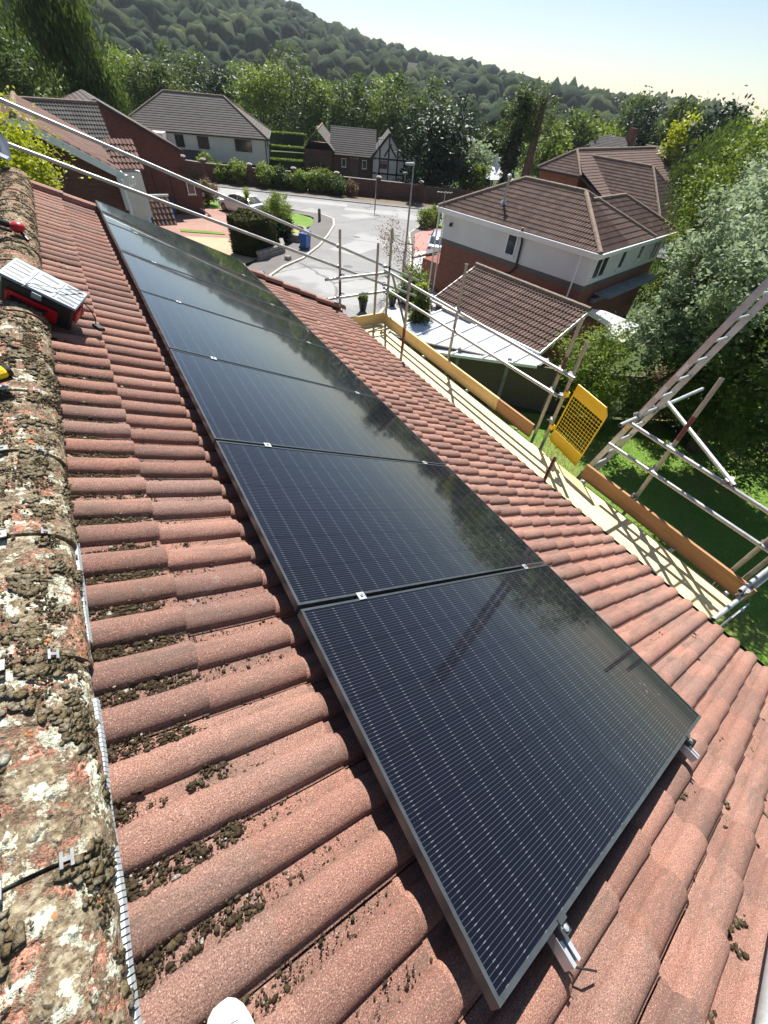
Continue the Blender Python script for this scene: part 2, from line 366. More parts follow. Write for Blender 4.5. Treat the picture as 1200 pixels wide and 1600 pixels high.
MT['hedge'] = leaf_material('hedge_leaf', (.022, .035, .012), (.12, .13, .04))
MT['tile_n'] = None

# ------------------------------------------------------------------ roof frame: v runs down the slope, Y along the ridge, h off the slope
TH = 0.438; CT, ST = math.cos(TH), math.sin(TH)
def RP(v, y, h): return (v * CT + h * ST, y, -v * ST + h * CT)
def gz(x, y):
    s = max(-20.0, x + y); return -6.55 - .03 * min(s, 130.0)

# ------------------------------------------------------------------ terrain
def sm(t): t = max(0, min(1, t)); return t * t * (3 - 2 * t)
SKY = [(-60, 2.5), (-20, 3.2), (0, 4.3), (9, 4.2), (16, 3.6), (21.8, 3.0), (24.6, 2.35), (30.5, 1.35), (33.5, 1.1), (38, .75), (42, .3), (48, -.2), (60, -.6), (180, -1.2)]
def skyline(az):
    for (a, e), (b, g) in zip(SKY[:-1], SKY[1:]):
        if a <= az <= b: return e + (g - e) * (az - a) / (b - a)
    return -1.2
def terrain(x, y):
    z = gz(x, y); d = math.hypot(x, y)
    if d > 110:
        az = math.degrees(math.atan2(x, y)); e = skyline(az)
        top = math.tan(math.radians(e)) * 1000 + 1.4 - 9
        t = sm((d - 200) / 800)
        z = z - 14 * sm((d - 110) / 160) * (1 - sm((d - 230) / 300)) + (top + 12) * t - (10 * sm((d - 1000) / 500))
    return z
def make_ground():
    V = []; F = []
    radii = [0, 6, 12, 20, 30, 45, 60, 80, 100, 120, 150, 190, 240, 300, 370, 450, 540, 640, 750, 860, 960, 1050, 1250, 1700, 2600]
    na = 144
    for r in radii:
        for i in range(na):
            a = 2 * math.pi * i / na; x = r * math.sin(a); y = r * math.cos(a); V.append((x, y, terrain(x, y) - (.02 if r < 110 else 0)))
    for k in range(len(radii) - 1):
        for i in range(na):
            j = (i + 1) % na; F.append((k * na + i, k * na + j, (k + 1) * na + j, (k + 1) * na + i))
    return setp(raw('ground', V, F, MT['land'], smooth=True), kind='structure')
make_ground()
def sheet(name, pts, mat, lift, kind='structure', thick=0):
    """flat sheet draped on the sloping ground plane"""
    mb = MB(); top = [(x, y, gz(x, y) + lift) for x, y in pts]
    if thick: mb.prism([(x, y, z - thick) for x, y, z in top], (0, 0, thick))
    else: mb.poly(top)
    return setp(emit(name, mb, mat), kind=kind)
far_edge = [(-30, 92), (6.7, 73.6), (13.2, 62.6), (19.3, 58.5), (24.3, 55.1), (30.7, 51.3), (36.1, 48.2), (48, 40), (70, 27)]
near_edge = [(8.0, 19.0), (7.4, 23.0), (8.7, 27.9), (10.2, 29.6), (12.3, 31.3), (15.0, 34.5), (17.2, 37.6), (19.5, 41.2), (20.8, 44.0), (20.6, 46.2), (18.8, 48.3), (15.0, 51.5), (10, 55.5), (2, 63.5), (-30, 84)]
right_edge = [(62, 18), (46, 31), (36, 39.5), (29.5, 41.5), (25.6, 38), (21.5, 31.5), (17.4, 25.6), (13.2, 21.6), (11.3, 19.5), (10.6, 17)]
sheet('road', far_edge + right_edge + near_edge, MT['asphalt'], .004)
MT['patch'] = ground_material('tarmac_patch', (.33, .33, .325), (.40, .40, .39), .8); MT['patch_d'] = ground_material('dark_tarmac_patch', (.16, .16, .165), (.20, .20, .2), .8)
for (x, y, a, b, r_, k) in ((17.5, 33.5, 1.9, 1.2, .5, 'patch'), (24.2, 45.5, 1.6, 1.0, .2, 'patch'), (27.5, 47.5, 3.4, .9, -.6, 'patch'), (13.0, 25.0, 1.1, .8, .3, 'patch'), (22.0, 53.5, 4.5, 1.1, -.5, 'patch'), (19.5, 37.0, .7, .7, .1, 'patch_d'), (14.6, 29.0, .65, .65, .4, 'patch_d')):
    c_, s_ = math.cos(r_), math.sin(r_); sheet('road_patch', [(x + c_ * i - s_ * j, y + s_ * i + c_ * j) for i, j in ((-a, -b), (a, -b), (a, b), (-a, b))] if k == 'patch' else [(x + .36 * math.cos(q * .785), y + .36 * math.sin(q * .785)) for q in range(8)], MT[k], .009)
def strip(pts, wd, side):
    out = []
    for i, q in enumerate(pts):
        a = Vector(pts[max(0, i - 1)]); b = Vector(pts[min(len(pts) - 1, i + 1)]); d = (b - a).normalized(); n = Vector((-d.y, d.x)) * side
        out.append((q[0] + n.x * wd, q[1] + n.y * wd))
    return out
def ribbon(name, pts, w0, w1, side, mat, lift, thick=.12):
    a = strip(pts, w0, side); b = strip(pts, w1, side); mb = MB(); n = len(pts)
    top = [(x, y, gz(x, y) + lift) for x, y in a + b]; bot = [(x, y, z - thick) for x, y, z in top]
    F = []
    for i in range(n - 1):
        F += [(i, i + 1, n + i + 1, n + i), (i, 2 * n + i, 2 * n + i + 1, i + 1), (n + i, n + i + 1, 3 * n + i + 1, 3 * n + i)]
    mb.add(top + bot, F); return setp(emit(name, mb, mat), kind='structure')
ne = near_edge[1:]
ribbon('kerb', far_edge, 0, .16, 1, MT['kerb'], .11); ribbon('pavement', far_edge, .16, 1.9, 1, MT['pave'], .105)
ribbon('kerb', ne, 0, .16, -1 * -1, MT['kerb'], .10); ribbon('kerb', right_edge[2:], 0, .14, 1, MT['kerb'], .05)
ribbon('pavement', ne[:-4], .16, 2.0, 1, MT['pave'], .095)
ribbon('pavement', right_edge[2:], .14, 1.4, 1, MT['pave'], .045)
sheet('drive', [(-12, 20), (7.2, 20), (5.6, 27), (7.0, 33), (10.4, 33.4), (12.6, 37.2), (14.6, 40.2), (14.3, 46), (13, 52), (9, 54.5), (-2, 52), (-12, 40)], MT['block_red'], .045)
sheet('drive', [(5.2, 24.5), (7.1, 30.0), (8.6, 31.2), (10.6, 33.6), (9.6, 35.8), (8.6, 37.6), (5.4, 38.6), (3.2, 36)], MT['block_pale'], .062)
sheet('lawn', [(15.2, 41.4), (16.4, 40.4), (18.0, 42.2), (18.6, 44.5), (17.6, 47.2), (15.2, 49.4), (14.6, 45)], MT['lawn'], .085)
sheet('lawn', [(9.9, 49.2), (11.4, 48.9), (12.6, 52.6), (10.8, 54.0), (9.6, 53)], MT['lawn'], .085)
sheet('lawn', [(5.9, 39.9), (8.9, 38.6), (8.9, 39.3), (6.0, 40.7)], MT['lawn'], .085)
sheet('drive', [(17.4, 25.2), (22.0, 31.6), (30.0, 31), (24.5, 24), (17.8, 19.5), (12.4, 16.2), (10.9, 17.2), (11.5, 19.3), (13.4, 21.4)], MT['grey_drive'], .07)
sheet('drive', [(22.0, 31.6), (25.9, 37.4), (29.5, 39.6), (36, 36), (30.0, 31)], MT['pink'], .07)
sheet('lawn', [(29.5, 39.7), (36, 36), (40, 38), (32, 42.0)], MT['lawn'], .09)
sheet('verge', strip(far_edge, 1.9, 1) + strip(far_edge, 5.4, 1)[::-1], MT['soil'], .09)
sheet('garden_lawn', [(4.9, -9), (4.9, 8.0), (8.6, 12.6), (11.9, 9.3), (15.2, 7.2), (26, 5), (24, -9)], MT['lawn'], .01)

# ------------------------------------------------------------------ the house with the solar array
VR = -0.80                    # ridge line
house = thing('house', 'red tiled house roof in the foreground carrying the solar panels', 'house', RP(VR, 3, -.15))
PITCH = 0.1525; GAUGE = 0.3405; V0 = -0.36 - GAUGE; Y1 = 8.10; YS = 1.160 + .060
HB = -.120
def prof(ph):
    """roll profile over one 152 mm pitch; ph 0..1 grows towards +Y; crest near .42"""
    c = (ph - .40) / .33
    r = .038 * math.sqrt(max(0, 1 - abs(c) ** 2.15)) if abs(c) < 1 else 0
    return r - .036
PHS = [0, .045, .066, .074, .085, .11, .16, .23, .31, .40, .49, .57, .64, .69, .715, .727, .735, .76, .90, .999]
def roof_tiles():
    V = []; F = []; T = []; 
    k0 = -25; k1 = int((Y1 - .13 - YS) / (2 * PITCH))
    for c in range(15):
        va = V0 + c * GAUGE; vb = va + GAUGE
        if c == 0: va += .02
        if va > 4.0: break
        sag = -.004 - .010 * max(0, va) 
        for k in range(k0, k1 + 1):
            ya = YS + k * 2 * PITCH - (.0 if c % 2 else 0)
            dz = R_.gauss(0, .0016); dv = R_.gauss(0, .0022); sk = R_.gauss(0, .0012); t = R_.random(); b = len(V)
            cols = []
            for r in (0, 1):
                for j, ph in enumerate(PHS):
                    if r == 1 and j == len(PHS) - 1: ph = .978
                    cols.append((ya + (r + ph) * PITCH, prof(ph), r, ph))
            nC = len(cols)
            rows = [(va - .012, -.004), (va + .11, .0035), (va + .23, .010), (vb - .006, .0205), (vb, .0195), (vb + .0005, .008), (vb + .0002, -.006)]
            for (v, e) in rows:
                for (y, h, r, ph) in cols:
                    hh = h + e + dz + sag + HB + sk * (y - ya) / .15
                    if r == 0 and ph < .05: hh -= .004 * (1 - ph / .05)
                    if r == 1 and ph > .9: hh -= .005
                    wob = .0012 * noise.noise(Vector((y * 9, v * 9, c)))
                    V.append(RP(v + dv + (wob * 2 if v > vb - .02 else 0), y, hh + wob)); T.append(t)
            for i in range(len(rows) - 1):
                for j in range(nC - 1):
                    a = b + i * nC + j; F.append((a, a + nC, a + nC + 1, a + 1))
    o = raw('roof_tiles', V, F, MT['tile'], house, tone=T); smooth_by_angle(o, 48)
roof_tiles()
# underlay so that no light leaks between the tiles, back slope, walls, gutter, verge
mb = MB()
mb.prism([RP(VR, -6, -.20), RP(3.98, -6, -.22), RP(3.98, 8.02, -.22), RP(VR, 8.02, -.20)], (0, 0, -.12))
mb.prism([RP(VR, -6, -.16), RP(VR, 8.1, -.16), tuple(Vector(RP(VR, 8.1, -.16)) + Vector((-4.3, 0, -2.0))), tuple(Vector(RP(VR, -6, -.16)) + Vector((-4.3, 0, -2.0)))], (0, 0, -.12))
emit('roof_deck', mb, MT['brick_dark'], house)
xr = RP(VR, 0, -.3)[0]; zr = RP(VR, 0, -.3)[2]; xe = 3.45; ze = -2.15
mb = MB(); mb.prism([(xr, 7.86, zr - .05), (xe, 7.86, ze), (xe, 7.86, -7.2), (2 * xr - xe, 7.86, -7.2), (2 * xr - xe, 7.86, ze)], (0, -13.6, 0)); emit('wall', mb, MT['brick_dark'], house)
mb = MB()
n = 10
for i in range(n):
    a0 = math.pi * (1 + i / n); a1 = math.pi * (1 + (i + 1) / n); cx, cz, r = 3.70, -1.975, .05
    for rr, fl in ((r, 0), (r - .003, 1)):
        mb.quad((cx + rr * math.cos(a0), 8.05, cz + rr * math.sin(a0)), (cx + rr * math.cos(a1), 8.05, cz + rr * math.sin(a1)), (cx + rr * math.cos(a1), -6, cz + rr * math.sin(a1)), (cx + rr * math.cos(a0), -6, cz + rr * math.sin(a0)))
mb.box((3.62, 1.02, -2.0), (.02, 14, .2)); emit('gutter', mb, MT['gutter'], house)
# verge: raised mossy half tiles bedded in mortar along the far gable
mb = MB()
for c in range(14):
    va = V0 + c * GAUGE + .0; vb = va + GAUGE + .02
    if va > 3.95: break
    lift = .030 + R_.random() * .018; b = []; ys = [7.93, 7.955, 7.99, 8.03, 8.07, 8.105, 8.125, 8.13]; hs = [-.13, -.085, -.072, -.070, -.082, -.095, -.12, -.19]
    P = [RP(va, y, h + lift - .03) for y, h in zip(ys, hs)] + [RP(vb, y, h + lift - .008) for y, h in zip(ys, hs)] + [RP(vb, y, h + lift - .05) for y, h in zip(ys, hs)]
    m8 = len(ys); mb.add(P, [(i, i + m8, i + m8 + 1, i + 1) for i in range(m8 - 1)] + [(m8 + i, 2 * m8 + i, 2 * m8 + i + 1, m8 + i + 1) for i in range(m8 - 1)])
smooth_by_angle(emit('verge', mb, MT['tile'], house), 40)
mb = MB(); mb.prism([RP(VR + .1, 8.03, -.15), RP(4.0, 8.03, -.17), RP(4.0, 8.03, -.24), RP(VR + .1, 8.03, -.22)], (0, .085, 0)); emit('undercloak', mb, MT['mortar'], house)
# ridge tiles, one mesh each, joints every 475 mm as measured
def ridge_tile(y0, y1, seed):
    nu = 44; nv = max(6, int((y1 - y0) / (.009 if y0 < 3 else .02))); cxv = VR; R = .155
    if y0 >= 3: nu = 26
    V = []; F = []
    c = Vector(RP(VR, 0, -.145))
    for j in range(nv + 1):
        y = y0 + (y1 - y0) * j / nv; t = j / nv
        Rj = R + .010 * (1 - t)            # tiles lap: slightly proud at the near end
        for i in range(nu + 1):
            a = math.radians(-14 + 208 * i / nu); dx = math.cos(a); dz = math.sin(a)
            px = c.x + Rj * 1.02 * dx; pz = c.z + Rj * .78 * dz - .004
            q = Vector((px * 26, y * 26, pz * 26)); n1 = noise.noise(q * .55 + Vector((seed, 0, 0))); n2 = noise.noise(q * 1.9); n3 = noise.noise(q * 4.5)
            d = .006 * max(0, n1 + .15) + .0045 * max(0, n2) + .0025 * max(0, n3)
            if j in (0, nv) : d *= .3
            V.append((px + dx * d, y, pz + dz * d))
    for j in range(nv):
        for i in range(nu):
            a = j * (nu + 1) + i; F.append((a, a + 1, a + nu + 2, a + nu + 1))
    b = len(V)                              # end face thickness
    for i in range(nu + 1): q = Vector(V[i]); k = (q - Vector((c.x, q.y, c.z))) * .88 + Vector((c.x, q.y, c.z)); V.append(tuple(k))
    for i in range(nu): F.append((i, b + i, b + i + 1, i + 1))
    b = len(V); m = nv * (nu + 1)
    for i in range(nu + 1): q = Vector(V[m + i]); k = (q - Vector((c.x, q.y, c.z))) * .88 + Vector((c.x, q.y, c.z)); V.append(tuple(k))
    for i in range(nu): F.append((m + i, m + i + 1, b + i + 1, b + i))
    o = raw('ridge_tile', V, F, MT['lichen'], house, tone=[R_.random()] * len(V)); smooth_by_angle(o, 60); return o
ry = [.663 + .4745 * k for k in range(-6, 16)] + [8.12]
for a, b in zip(ry[:-1], ry[1:]): ridge_tile(a + .0035, b - .0035, a * 7)
mb = MB(); c = Vector(RP(VR, 0, -.165)); mb.tube((c.x, -2.2, c.z), (c.x, 8.08, c.z), .118, 20); emit('ridge_mortar', mb, MT['mortar'], house)
# grey clips and the toothed strip of the ridge
for i, y in enumerate([.663, 1.1375, 1.612, 2.0865, 2.561]):
    for s, (ang, hw) in enumerate(((46, .022), (83, .026))):
        mb = MB(); a = math.radians(ang); R = .176
        c = Vector(RP(VR, y, -.145)); P = Vector((c.x + R * 1.02 * math.cos(a), y, c.z + R * .79 * math.sin(a)))
        nrm = Vector((math.cos(a), 0, math.sin(a) * 1.25)).normalized(); tng = Vector((-nrm.z, 0, nrm.x))
        Mx = Matrix(((tng.x, 0, nrm.x, P.x), (0, 1, 0, P.y), (tng.z, 0, nrm.z, P.z), (0, 0, 0, 1)))
        mb.X = Mx
        if s == 0:
            for sx in (-1, 1): mb.box((sx * .009, 0, 0), (.006, .030, .003))
            mb.box((0, 0, .0), (.015, .009, .0028))
        else: mb.box((.0, -.002, .0), (.034, .030, .003)); mb.tube((0, 0, 0), (0, 0, .006), .006, 6)
        mb.X = None
        setp(emit('ridge_clip', mb, MT['coupler'] if s == 0 else MT['galv'], house))
mb = MB(); y = -.6
while y < 1.65:
    v = -.641 + .005 * noise.noise(Vector((y * 6, 0, 0))); skip = noise.noise(Vector((y * 4, 5, 0))) > .18
    if not skip: 
        mb.beam(RP(v, y, HB + .016), RP(v, y + .0095, HB + .017), .013, .024, up=(0, 0, 1))
    y += .0125
setp(emit('ridge_strip', mb, simple('pale_ridge_strip', (.50, .56, .58), .6, 0, .15, 30), house), kind='stuff')

# ------------------------------------------------------------------ moss and lichen clumps
def clumps(name, label, pts, mat, parent=None, sub=1):
    V0_, F0 = ICO[sub]; V0_ = np.array(V0_); F0 = np.array(F0); n = len(pts); nv = len(V0_)
    P = np.array([p[0] for p in pts]); S = np.array([p[1] for p in pts]); T = np.array([p[2] for p in pts])
    jit = 1 + rng.normal(0, .32, (n, nv, 1)); ang = rng.uniform(0, 6.28, n); ca, sa = np.cos(ang), np.sin(ang)
    W = V0_[None] * jit
    x = W[:, :, 0] * ca[:, None] - W[:, :, 1] * sa[:, None]; y = W[:, :, 0] * sa[:, None] + W[:, :, 1] * ca[:, None]; z = W[:, :, 2]
    loc = np.stack([x * S[:, None, 0], y * S[:, None, 1], z * S[:, None, 2]], -1)      # in (slope, Y, normal)
    wx = loc[:, :, 0] * CT + loc[:, :, 2] * ST; wz = -loc[:, :, 0] * ST + loc[:, :, 2] * CT
    V = np.stack([wx, loc[:, :, 1], wz], -1) + P[:, None, :]
    F = (F0[None] + (np.arange(n) * nv)[:, None, None]).reshape(-1, 3)
    o = raw(name, V.reshape(-1, 3), F, mat, parent, origin=None if parent else (0, 0, 0), tone=np.repeat(T, nv))
    if parent is None: setp(o, label, 'moss', kind='stuff')
    else: setp(o, label, kind='stuff')
    return o
pts = []
def roof_h(v, y):
    c = (v - V0) / GAUGE; fr = c - math.floor(c); ph = ((y - YS) / PITCH) % 1.0
    return prof(ph) + .0195 * fr + HB - .004 - .010 * max(0, v), ph
for i in range(260000):
    y = R_.uniform(-.7, 7.9); v = -.655 + abs(R_.gauss(0, .24)) if R_.random() < .8 else R_.uniform(-.65, 0.0)
    if v > .02 and y > -.05: continue
    h, ph = roof_h(v, y)
    pan = 1 if (ph > .78 or ph < .03) else (.5 if ph > .70 else (.25 if ph < .10 else .0))
    if ph <= .0: continue
    dn = noise.noise(Vector((v * 5, y * 8, 0))) + .75 * noise.noise(Vector((v * 22, y * 40, 3)))
    course = 1.25 if v < -.36 else .55
    near = 1.0 if y < 3.5 else .55
    pr_ = pan * course * near * max(0, .42 + dn) * (1.0 if v < -.05 else .3)
    if R_.random() > pr_: continue
    s = (R_.uniform(.001, .0028) if R_.random() < .88 else R_.uniform(.003, .0056)) * (1.25 if v < -.36 else .9) * (1 if y < 3 else 1.7)
    pts.append((RP(v, y, h + s * .25), (s * R_.uniform(.7, 1.9), s * R_.uniform(.7, 1.5), s * R_.uniform(.35, .75)), min(.8, abs(R_.gauss(.04, .17))) if R_.random() < .97 else .98))
for i in range(700):       # lumps that have rolled down the slope on the near right
    y = R_.uniform(-.9, 1.0); v = R_.uniform(.3, 4.0)
    if y > -.10 and v < 2.1: continue
    h, ph = roof_h(v, y)
    if not (ph > .76 or ph < .12): continue
    dens = .9 if y < -.25 else .25
    if R_.random() > dens * max(0, .45 + noise.noise(Vector((v * 3, y * 9, 7)))): continue
    for q in range(R_.choice((1, 2, 4, 7))):
        s = R_.uniform(.004, .011); vv = v + R_.gauss(0, .018); yy = y + R_.gauss(0, .008); h, ph = roof_h(vv, yy)
        pts.append((RP(vv, yy, h + s * .3), (s * 1.3, s, s * .7), abs(R_.gauss(.25, .22))))
clumps('moss', 'dark brown moss lying in the channels between the tile rolls', pts, MT['clump'])
pts = []
cR = Vector(RP(VR, 0, -.145))
for i in range(40000):
    y = R_.uniform(-.5, 8.0) if R_.random() < .45 else R_.uniform(-.1, 3.2)
    a = math.radians(R_.uniform(-8, 115)); q = Vector((math.cos(a), 0, math.sin(a)))
    px = cR.x + .165 * math.cos(a); pz = cR.z + .128 * math.sin(a)
    dn = noise.noise(Vector((px * 14, y * 9, pz * 14))) + .5 * noise.noise(Vector((px * 40, y * 40, pz * 40)))
    if R_.random() > .10 + 1.3 * dn + (.22 if y > 1.6 else 0) - (.25 if y < .9 else 0): continue
    zone = noise.noise(Vector((px * 16 + 5, y * 11, pz * 16)))
    if zone > .02: s = R_.uniform(.0035, .0105) * (1 if y < 2.5 else 1.4); fl = .12; t = .58 + R_.gauss(0, .08) + .12 * noise.noise(Vector((px * 30, y * 30, 1)))
    else: s = R_.uniform(.0012, .0040) * (1 if y < 2.5 else 1.7); fl = .6; t = .20 + R_.gauss(0, .14)
    pts.append(((px, y, pz), (s * R_.uniform(.8, 1.5), s * R_.uniform(.8, 1.5), s * fl), max(0, min(1, t))))
clumps('lichen', 'crust of grey and brown lichen growing over the ridge tiles', pts, MT['clump'])['category'] = 'lichen'

# ------------------------------------------------------------------ solar panels on two rails
PW, PL, GAP = 1.134, 1.939, .020
def panel():
    t = thing('solar_panel', '', 'solar panel', RP(0, 0, -.035), 'solar panels in one row on the roof')
    fr = MB(); w_ = .011
    def bar(v0, v1, y0, y1, h0=-.035, h1=0.0):
        P = [RP(v, y, h) for v in (v0, v1) for y in (y0, y1) for h in (h0, h1)]
        fr.add(P, [(0, 1, 3, 2), (4, 6, 7, 5), (0, 4, 5, 1), (2, 3, 7, 6), (0, 2, 6, 4), (1, 5, 7, 3)])
    bar(0, w_, 0, PW); bar(PL - w_, PL, 0, PW); bar(w_, PL - w_, 0, w_); bar(w_, PL - w_, PW - w_, PW)
    emit('frame', fr, MT['black_alu'], t)
    V = [RP(v, y, -.0022) for v, y in ((w_, w_), (PL - w_, w_), (PL - w_, PW - w_), (w_, PW - w_))] + [RP(v, y, -.008) for v, y in ((w_, w_), (PL - w_, w_), (PL - w_, PW - w_), (w_, PW - w_))]
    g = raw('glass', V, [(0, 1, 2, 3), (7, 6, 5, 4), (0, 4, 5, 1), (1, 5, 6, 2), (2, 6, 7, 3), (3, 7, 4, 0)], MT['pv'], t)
    for nm, vals in (('pu', [w_, w_, PW - w_, PW - w_] * 2), ('pv', [w_, PL - w_, PL - w_, w_] * 2)):
        a = g.data.attributes.new(nm, 'FLOAT', 'POINT'); a.data.foreach_set('value', vals)
    bs = MB(); bs.prism([RP(.02, .02, -.0335), RP(PL - .02, .02, -.0335), RP(PL - .02, PW - .02, -.0335), RP(.02, PW - .02, -.0335)], tuple(Vector(RP(0, 0, .0015)) - Vector(RP(0, 0, 0)))); emit('backsheet', bs, MT['black'], t)
    return t
P0 = panel()
plabels = ['nearest black solar panel, largest in the picture, with the silver rail ends sticking out', 'second black solar panel from the camera, with small white smudges on its glass', 'third black solar panel from the camera',
           'middle black solar panel, fourth of the seven', 'fifth solar panel from the camera, reflecting pale sky', 'sixth solar panel from the camera, next to the farthest one', 'farthest solar panel, pale blue with reflected sky, at the gable edge of the roof']
P0['label'] = plabels[0]
base0 = Vector(P0.location)
for k in range(1, 7):
    copy_tree(P0, base0 + Vector((0, k * (PW + GAP), 0)), plabels[k], 'solar panels in one row on the roof')
def rail(vc, label):
    t = thing('mounting_rail', label, 'rail', RP(vc, 0, -.075), 'rails under the solar panels')
    mb = MB(); ya, yb = -.088, 8.10
    def bb(v0, v1, h0, h1): 
        P = [RP(v, y, h) for v in (v0, v1) for y in (ya, yb) for h in (h0, h1)]
        mb.add(P, [(0, 1, 3, 2), (4, 6, 7, 5), (0, 4, 5, 1), (2, 3, 7, 6), (0, 2, 6, 4), (1, 5, 7, 3)])
    bb(vc - .02, vc + .02, -.075, -.072); bb(vc - .02, vc - .0175, -.072, -.0365); bb(vc + .0175, vc + .02, -.072, -.0365)
    bb(vc - .0175, vc - .006, -.039, -.0365); bb(vc + .006, vc + .0175, -.039, -.0365); bb(vc - .0175, vc + .0175, -.058, -.056)
    emit('profile', mb, MT['alu'], t)
    for k in range(1, 7):
        y = k * (PW + GAP) - GAP / 2; mb = MB()
        P = [RP(v, yy, h) for v in (vc - .02, vc + .02) for yy in (y - .019, y + .019) for h in (.0006, .0042)]
        mb.add(P, [(0, 1, 3, 2), (4, 6, 7, 5), (0, 4, 5, 1), (2, 3, 7, 6), (0, 2, 6, 4), (1, 5, 7, 3)])
        c = emit('mid_clamp', mb, MT['alu'], t)
        mb = MB(); mb.tube(RP(vc, y, .003), RP(vc, y, .009), .0068, 6); mb.tube(RP(vc, y, -.05), RP(vc, y, .004), .003, 8); emit('bolt', mb, MT['coupler'], c)
    mb = MB(); y0 = -.001
    P = [RP(v, yy, h) for v in (vc - .018, vc + .018) for yy in (-.032, -.0008) for h in (-.036, -.008)]
    mb.add(P, [(0, 1, 3, 2), (4, 6, 7, 5), (0, 4, 5, 1), (2, 3, 7, 6), (0, 2, 6, 4), (1, 5, 7, 3)])
    mb.add([RP(v, yy, h) for v in (vc - .018, vc + .018) for yy in (-.006, .008) for h in (.0006, .004)] , [(0, 1, 3, 2), (4, 6, 7, 5), (0, 4, 5, 1), (2, 3, 7, 6), (0, 2, 6, 4), (1, 5, 7, 3)])
    c = emit('end_clamp', mb, MT['black_alu'], t)
    mb = MB(); mb.tube(RP(vc, -.018, -.008), RP(vc, -.018, -.001), .0085, 6); mb.tube(RP(vc, -.018, -.001), RP(vc, -.018, .001), .005, 10); emit('bolt', mb, MT['alu'], c)
    mb = MB()
    for k in range(7):                                 # roof hooks
        y = .45 + k * 1.19; ph = ((y - YS) / PITCH) % 1; y += (.9 - ph) * PITCH
        mb.box(RP(vc + .05, y, -.085), (.14, .03, .006), rot=Matrix.Rotation(TH, 4, 'Y'))
    emit('roof_hook', mb, MT['alu'], t)
    return t
rail(.300, 'silver aluminium rail under the upper edge of the solar panels, nearer the ridge')
rail(1.655, 'silver aluminium rail under the lower edge of the solar panels, nearer the eaves')
mb = MB()
pv_ = [RP(.285, -.02, -.06), RP(.30, -.07, -.085), RP(.33, -.095, -.115), RP(.37, -.13, -.10), RP(.42, -.16, -.12)]
mb.path(pv_, .0028, 8); setp(emit('cable', mb, MT['black'], origin=pv_[0]), 'thin black cable hanging below the nearest rail end of the solar panels', 'cable')

# ------------------------------------------------------------------ scaffold
scf = thing('scaffold', 'tube scaffold with timber deck and double guard rails along the eaves of the house', 'scaffold', (4.2, 4, gz(4.2, 4)))
TR = .0242
def tube(name, a, b, mat='galv', band=None, r=TR, gnd=False):
    a = Vector(a); b = Vector(b)
    mb = MB(); mb.tube(a, b, r, 16, hollow=r - .0035)
    o = emit(name, mb, MT[mat], scf); smooth_by_angle(o, 50)
    if band:
        z0, z1 = band; d = b - a; mb = MB(); mb.tube(a + d * z0, a + d * z1, r + .0006, 16, cap=False); smooth_by_angle(emit('painted_band', mb, MT['maroon'], o), 50)
    return o
def coupler(p, ax=(0, 0, 1)):
    p = Vector(p); ax = Vector(ax).normalized(); u = ax.orthogonal().normalized(); mb = MB()
    mb.tube(p - ax * .024, p + ax * .024, .032, 12); v = ax.cross(u)
    mb.tube(p + u * .045 - v * .026, p + u * .045 + v * .026, .03, 12); mb.tube(p + v * .03, p + v * .075, .008, 6); mb.tube(p - u * .03 + ax * .0, p - u * .062, .008, 6)
    mb.tube(p + v * .058, p + v * .068, .014, 6)
    return smooth_by_angle(emit('coupler', mb, MT['coupler'], scf), 40)
XO = 4.745
def post(x, y, ztop, mat='galv2', band=None, zb=None, lean=(0, 0)):
    zb = gz(x, y) if zb is None else zb
    return tube('standard', (x + lean[0], y + lean[1], zb), (x, y, ztop), mat, band)
post(XO + .02, 8.17, -.55, band=(.88, .90)); post(4.50, 8.22, -.79); post(3.78, 8.42, -.58, band=(.82, .86)); post(3.90, 6.19, -.65, band=(.80, .86)); 
post(XO + .03, 5.92, -.53); post(XO + .03, 3.58, -.49, band=(.88, .92)); post(XO + .06, 3.40, -.72); post(XO + .03, 1.82, -.42, band=(.88, .93)); post(3.92, 2.62, -1.735, 'maroon')
post(XO, .53, -.5); post(XO + .06, .40, -.7)
def rails_(z8, z3): pass
tube('guard_rail', (XO - .03, 8.26, -1.285), (XO - .03, 3.30, -1.165)); tube('guard_rail', (XO - .03, 8.26, -1.62), (XO - .03, 3.42, -1.495))
tube('guard_rail', (XO - .03, 2.36, -1.275), (XO - .03, -1.6, -1.315)); tube('guard_rail', (XO - .03, 2.46, -1.655), (XO - .03, -1.6, -1.615))
tube('guard_rail', (3.38, 8.25, -1.345), (4.86, 8.25, -1.335)); tube('guard_rail', (3.40, 8.25, -1.70), (4.86, 8.25, -1.69))
def rail_on(y, p, q): return p, q
tube('guard_rail', (-1.25, 8.60, 1.13), (5.85, 8.60, -1.70), 'galv'); tube('guard_rail', (-1.1, 8.60, .62), (5.82, 8.60, -2.02), 'galv')
tube('brace', (4.90, 8.26, -1.38), (5.55, 8.26, -2.95), 'galv2', band=(.25, .4)); 
tube('ledger', (4.50, 2.36, -1.245), (6.42, 2.44, -1.245)); tube('brace', (5.52, 2.47, -1.19), (4.69, 1.08, -1.235))
tube('ledger', (3.92, .285, -2.10), (6.6, .285, -2.10)); tube('ledger', (4.45, .335, -2.03), (6.6, .335, -2.03))
for y in (8.17, 5.92, 3.58, 1.82):
    z = -1.285 + .12 * (8.26 - y) / 4.96 if y > 3 else -1.28; z2 = -1.62 + .125 * (8.26 - y) / 4.84 if y > 3 else -1.65
    coupler((XO, y, z)); coupler((XO, y, z2))
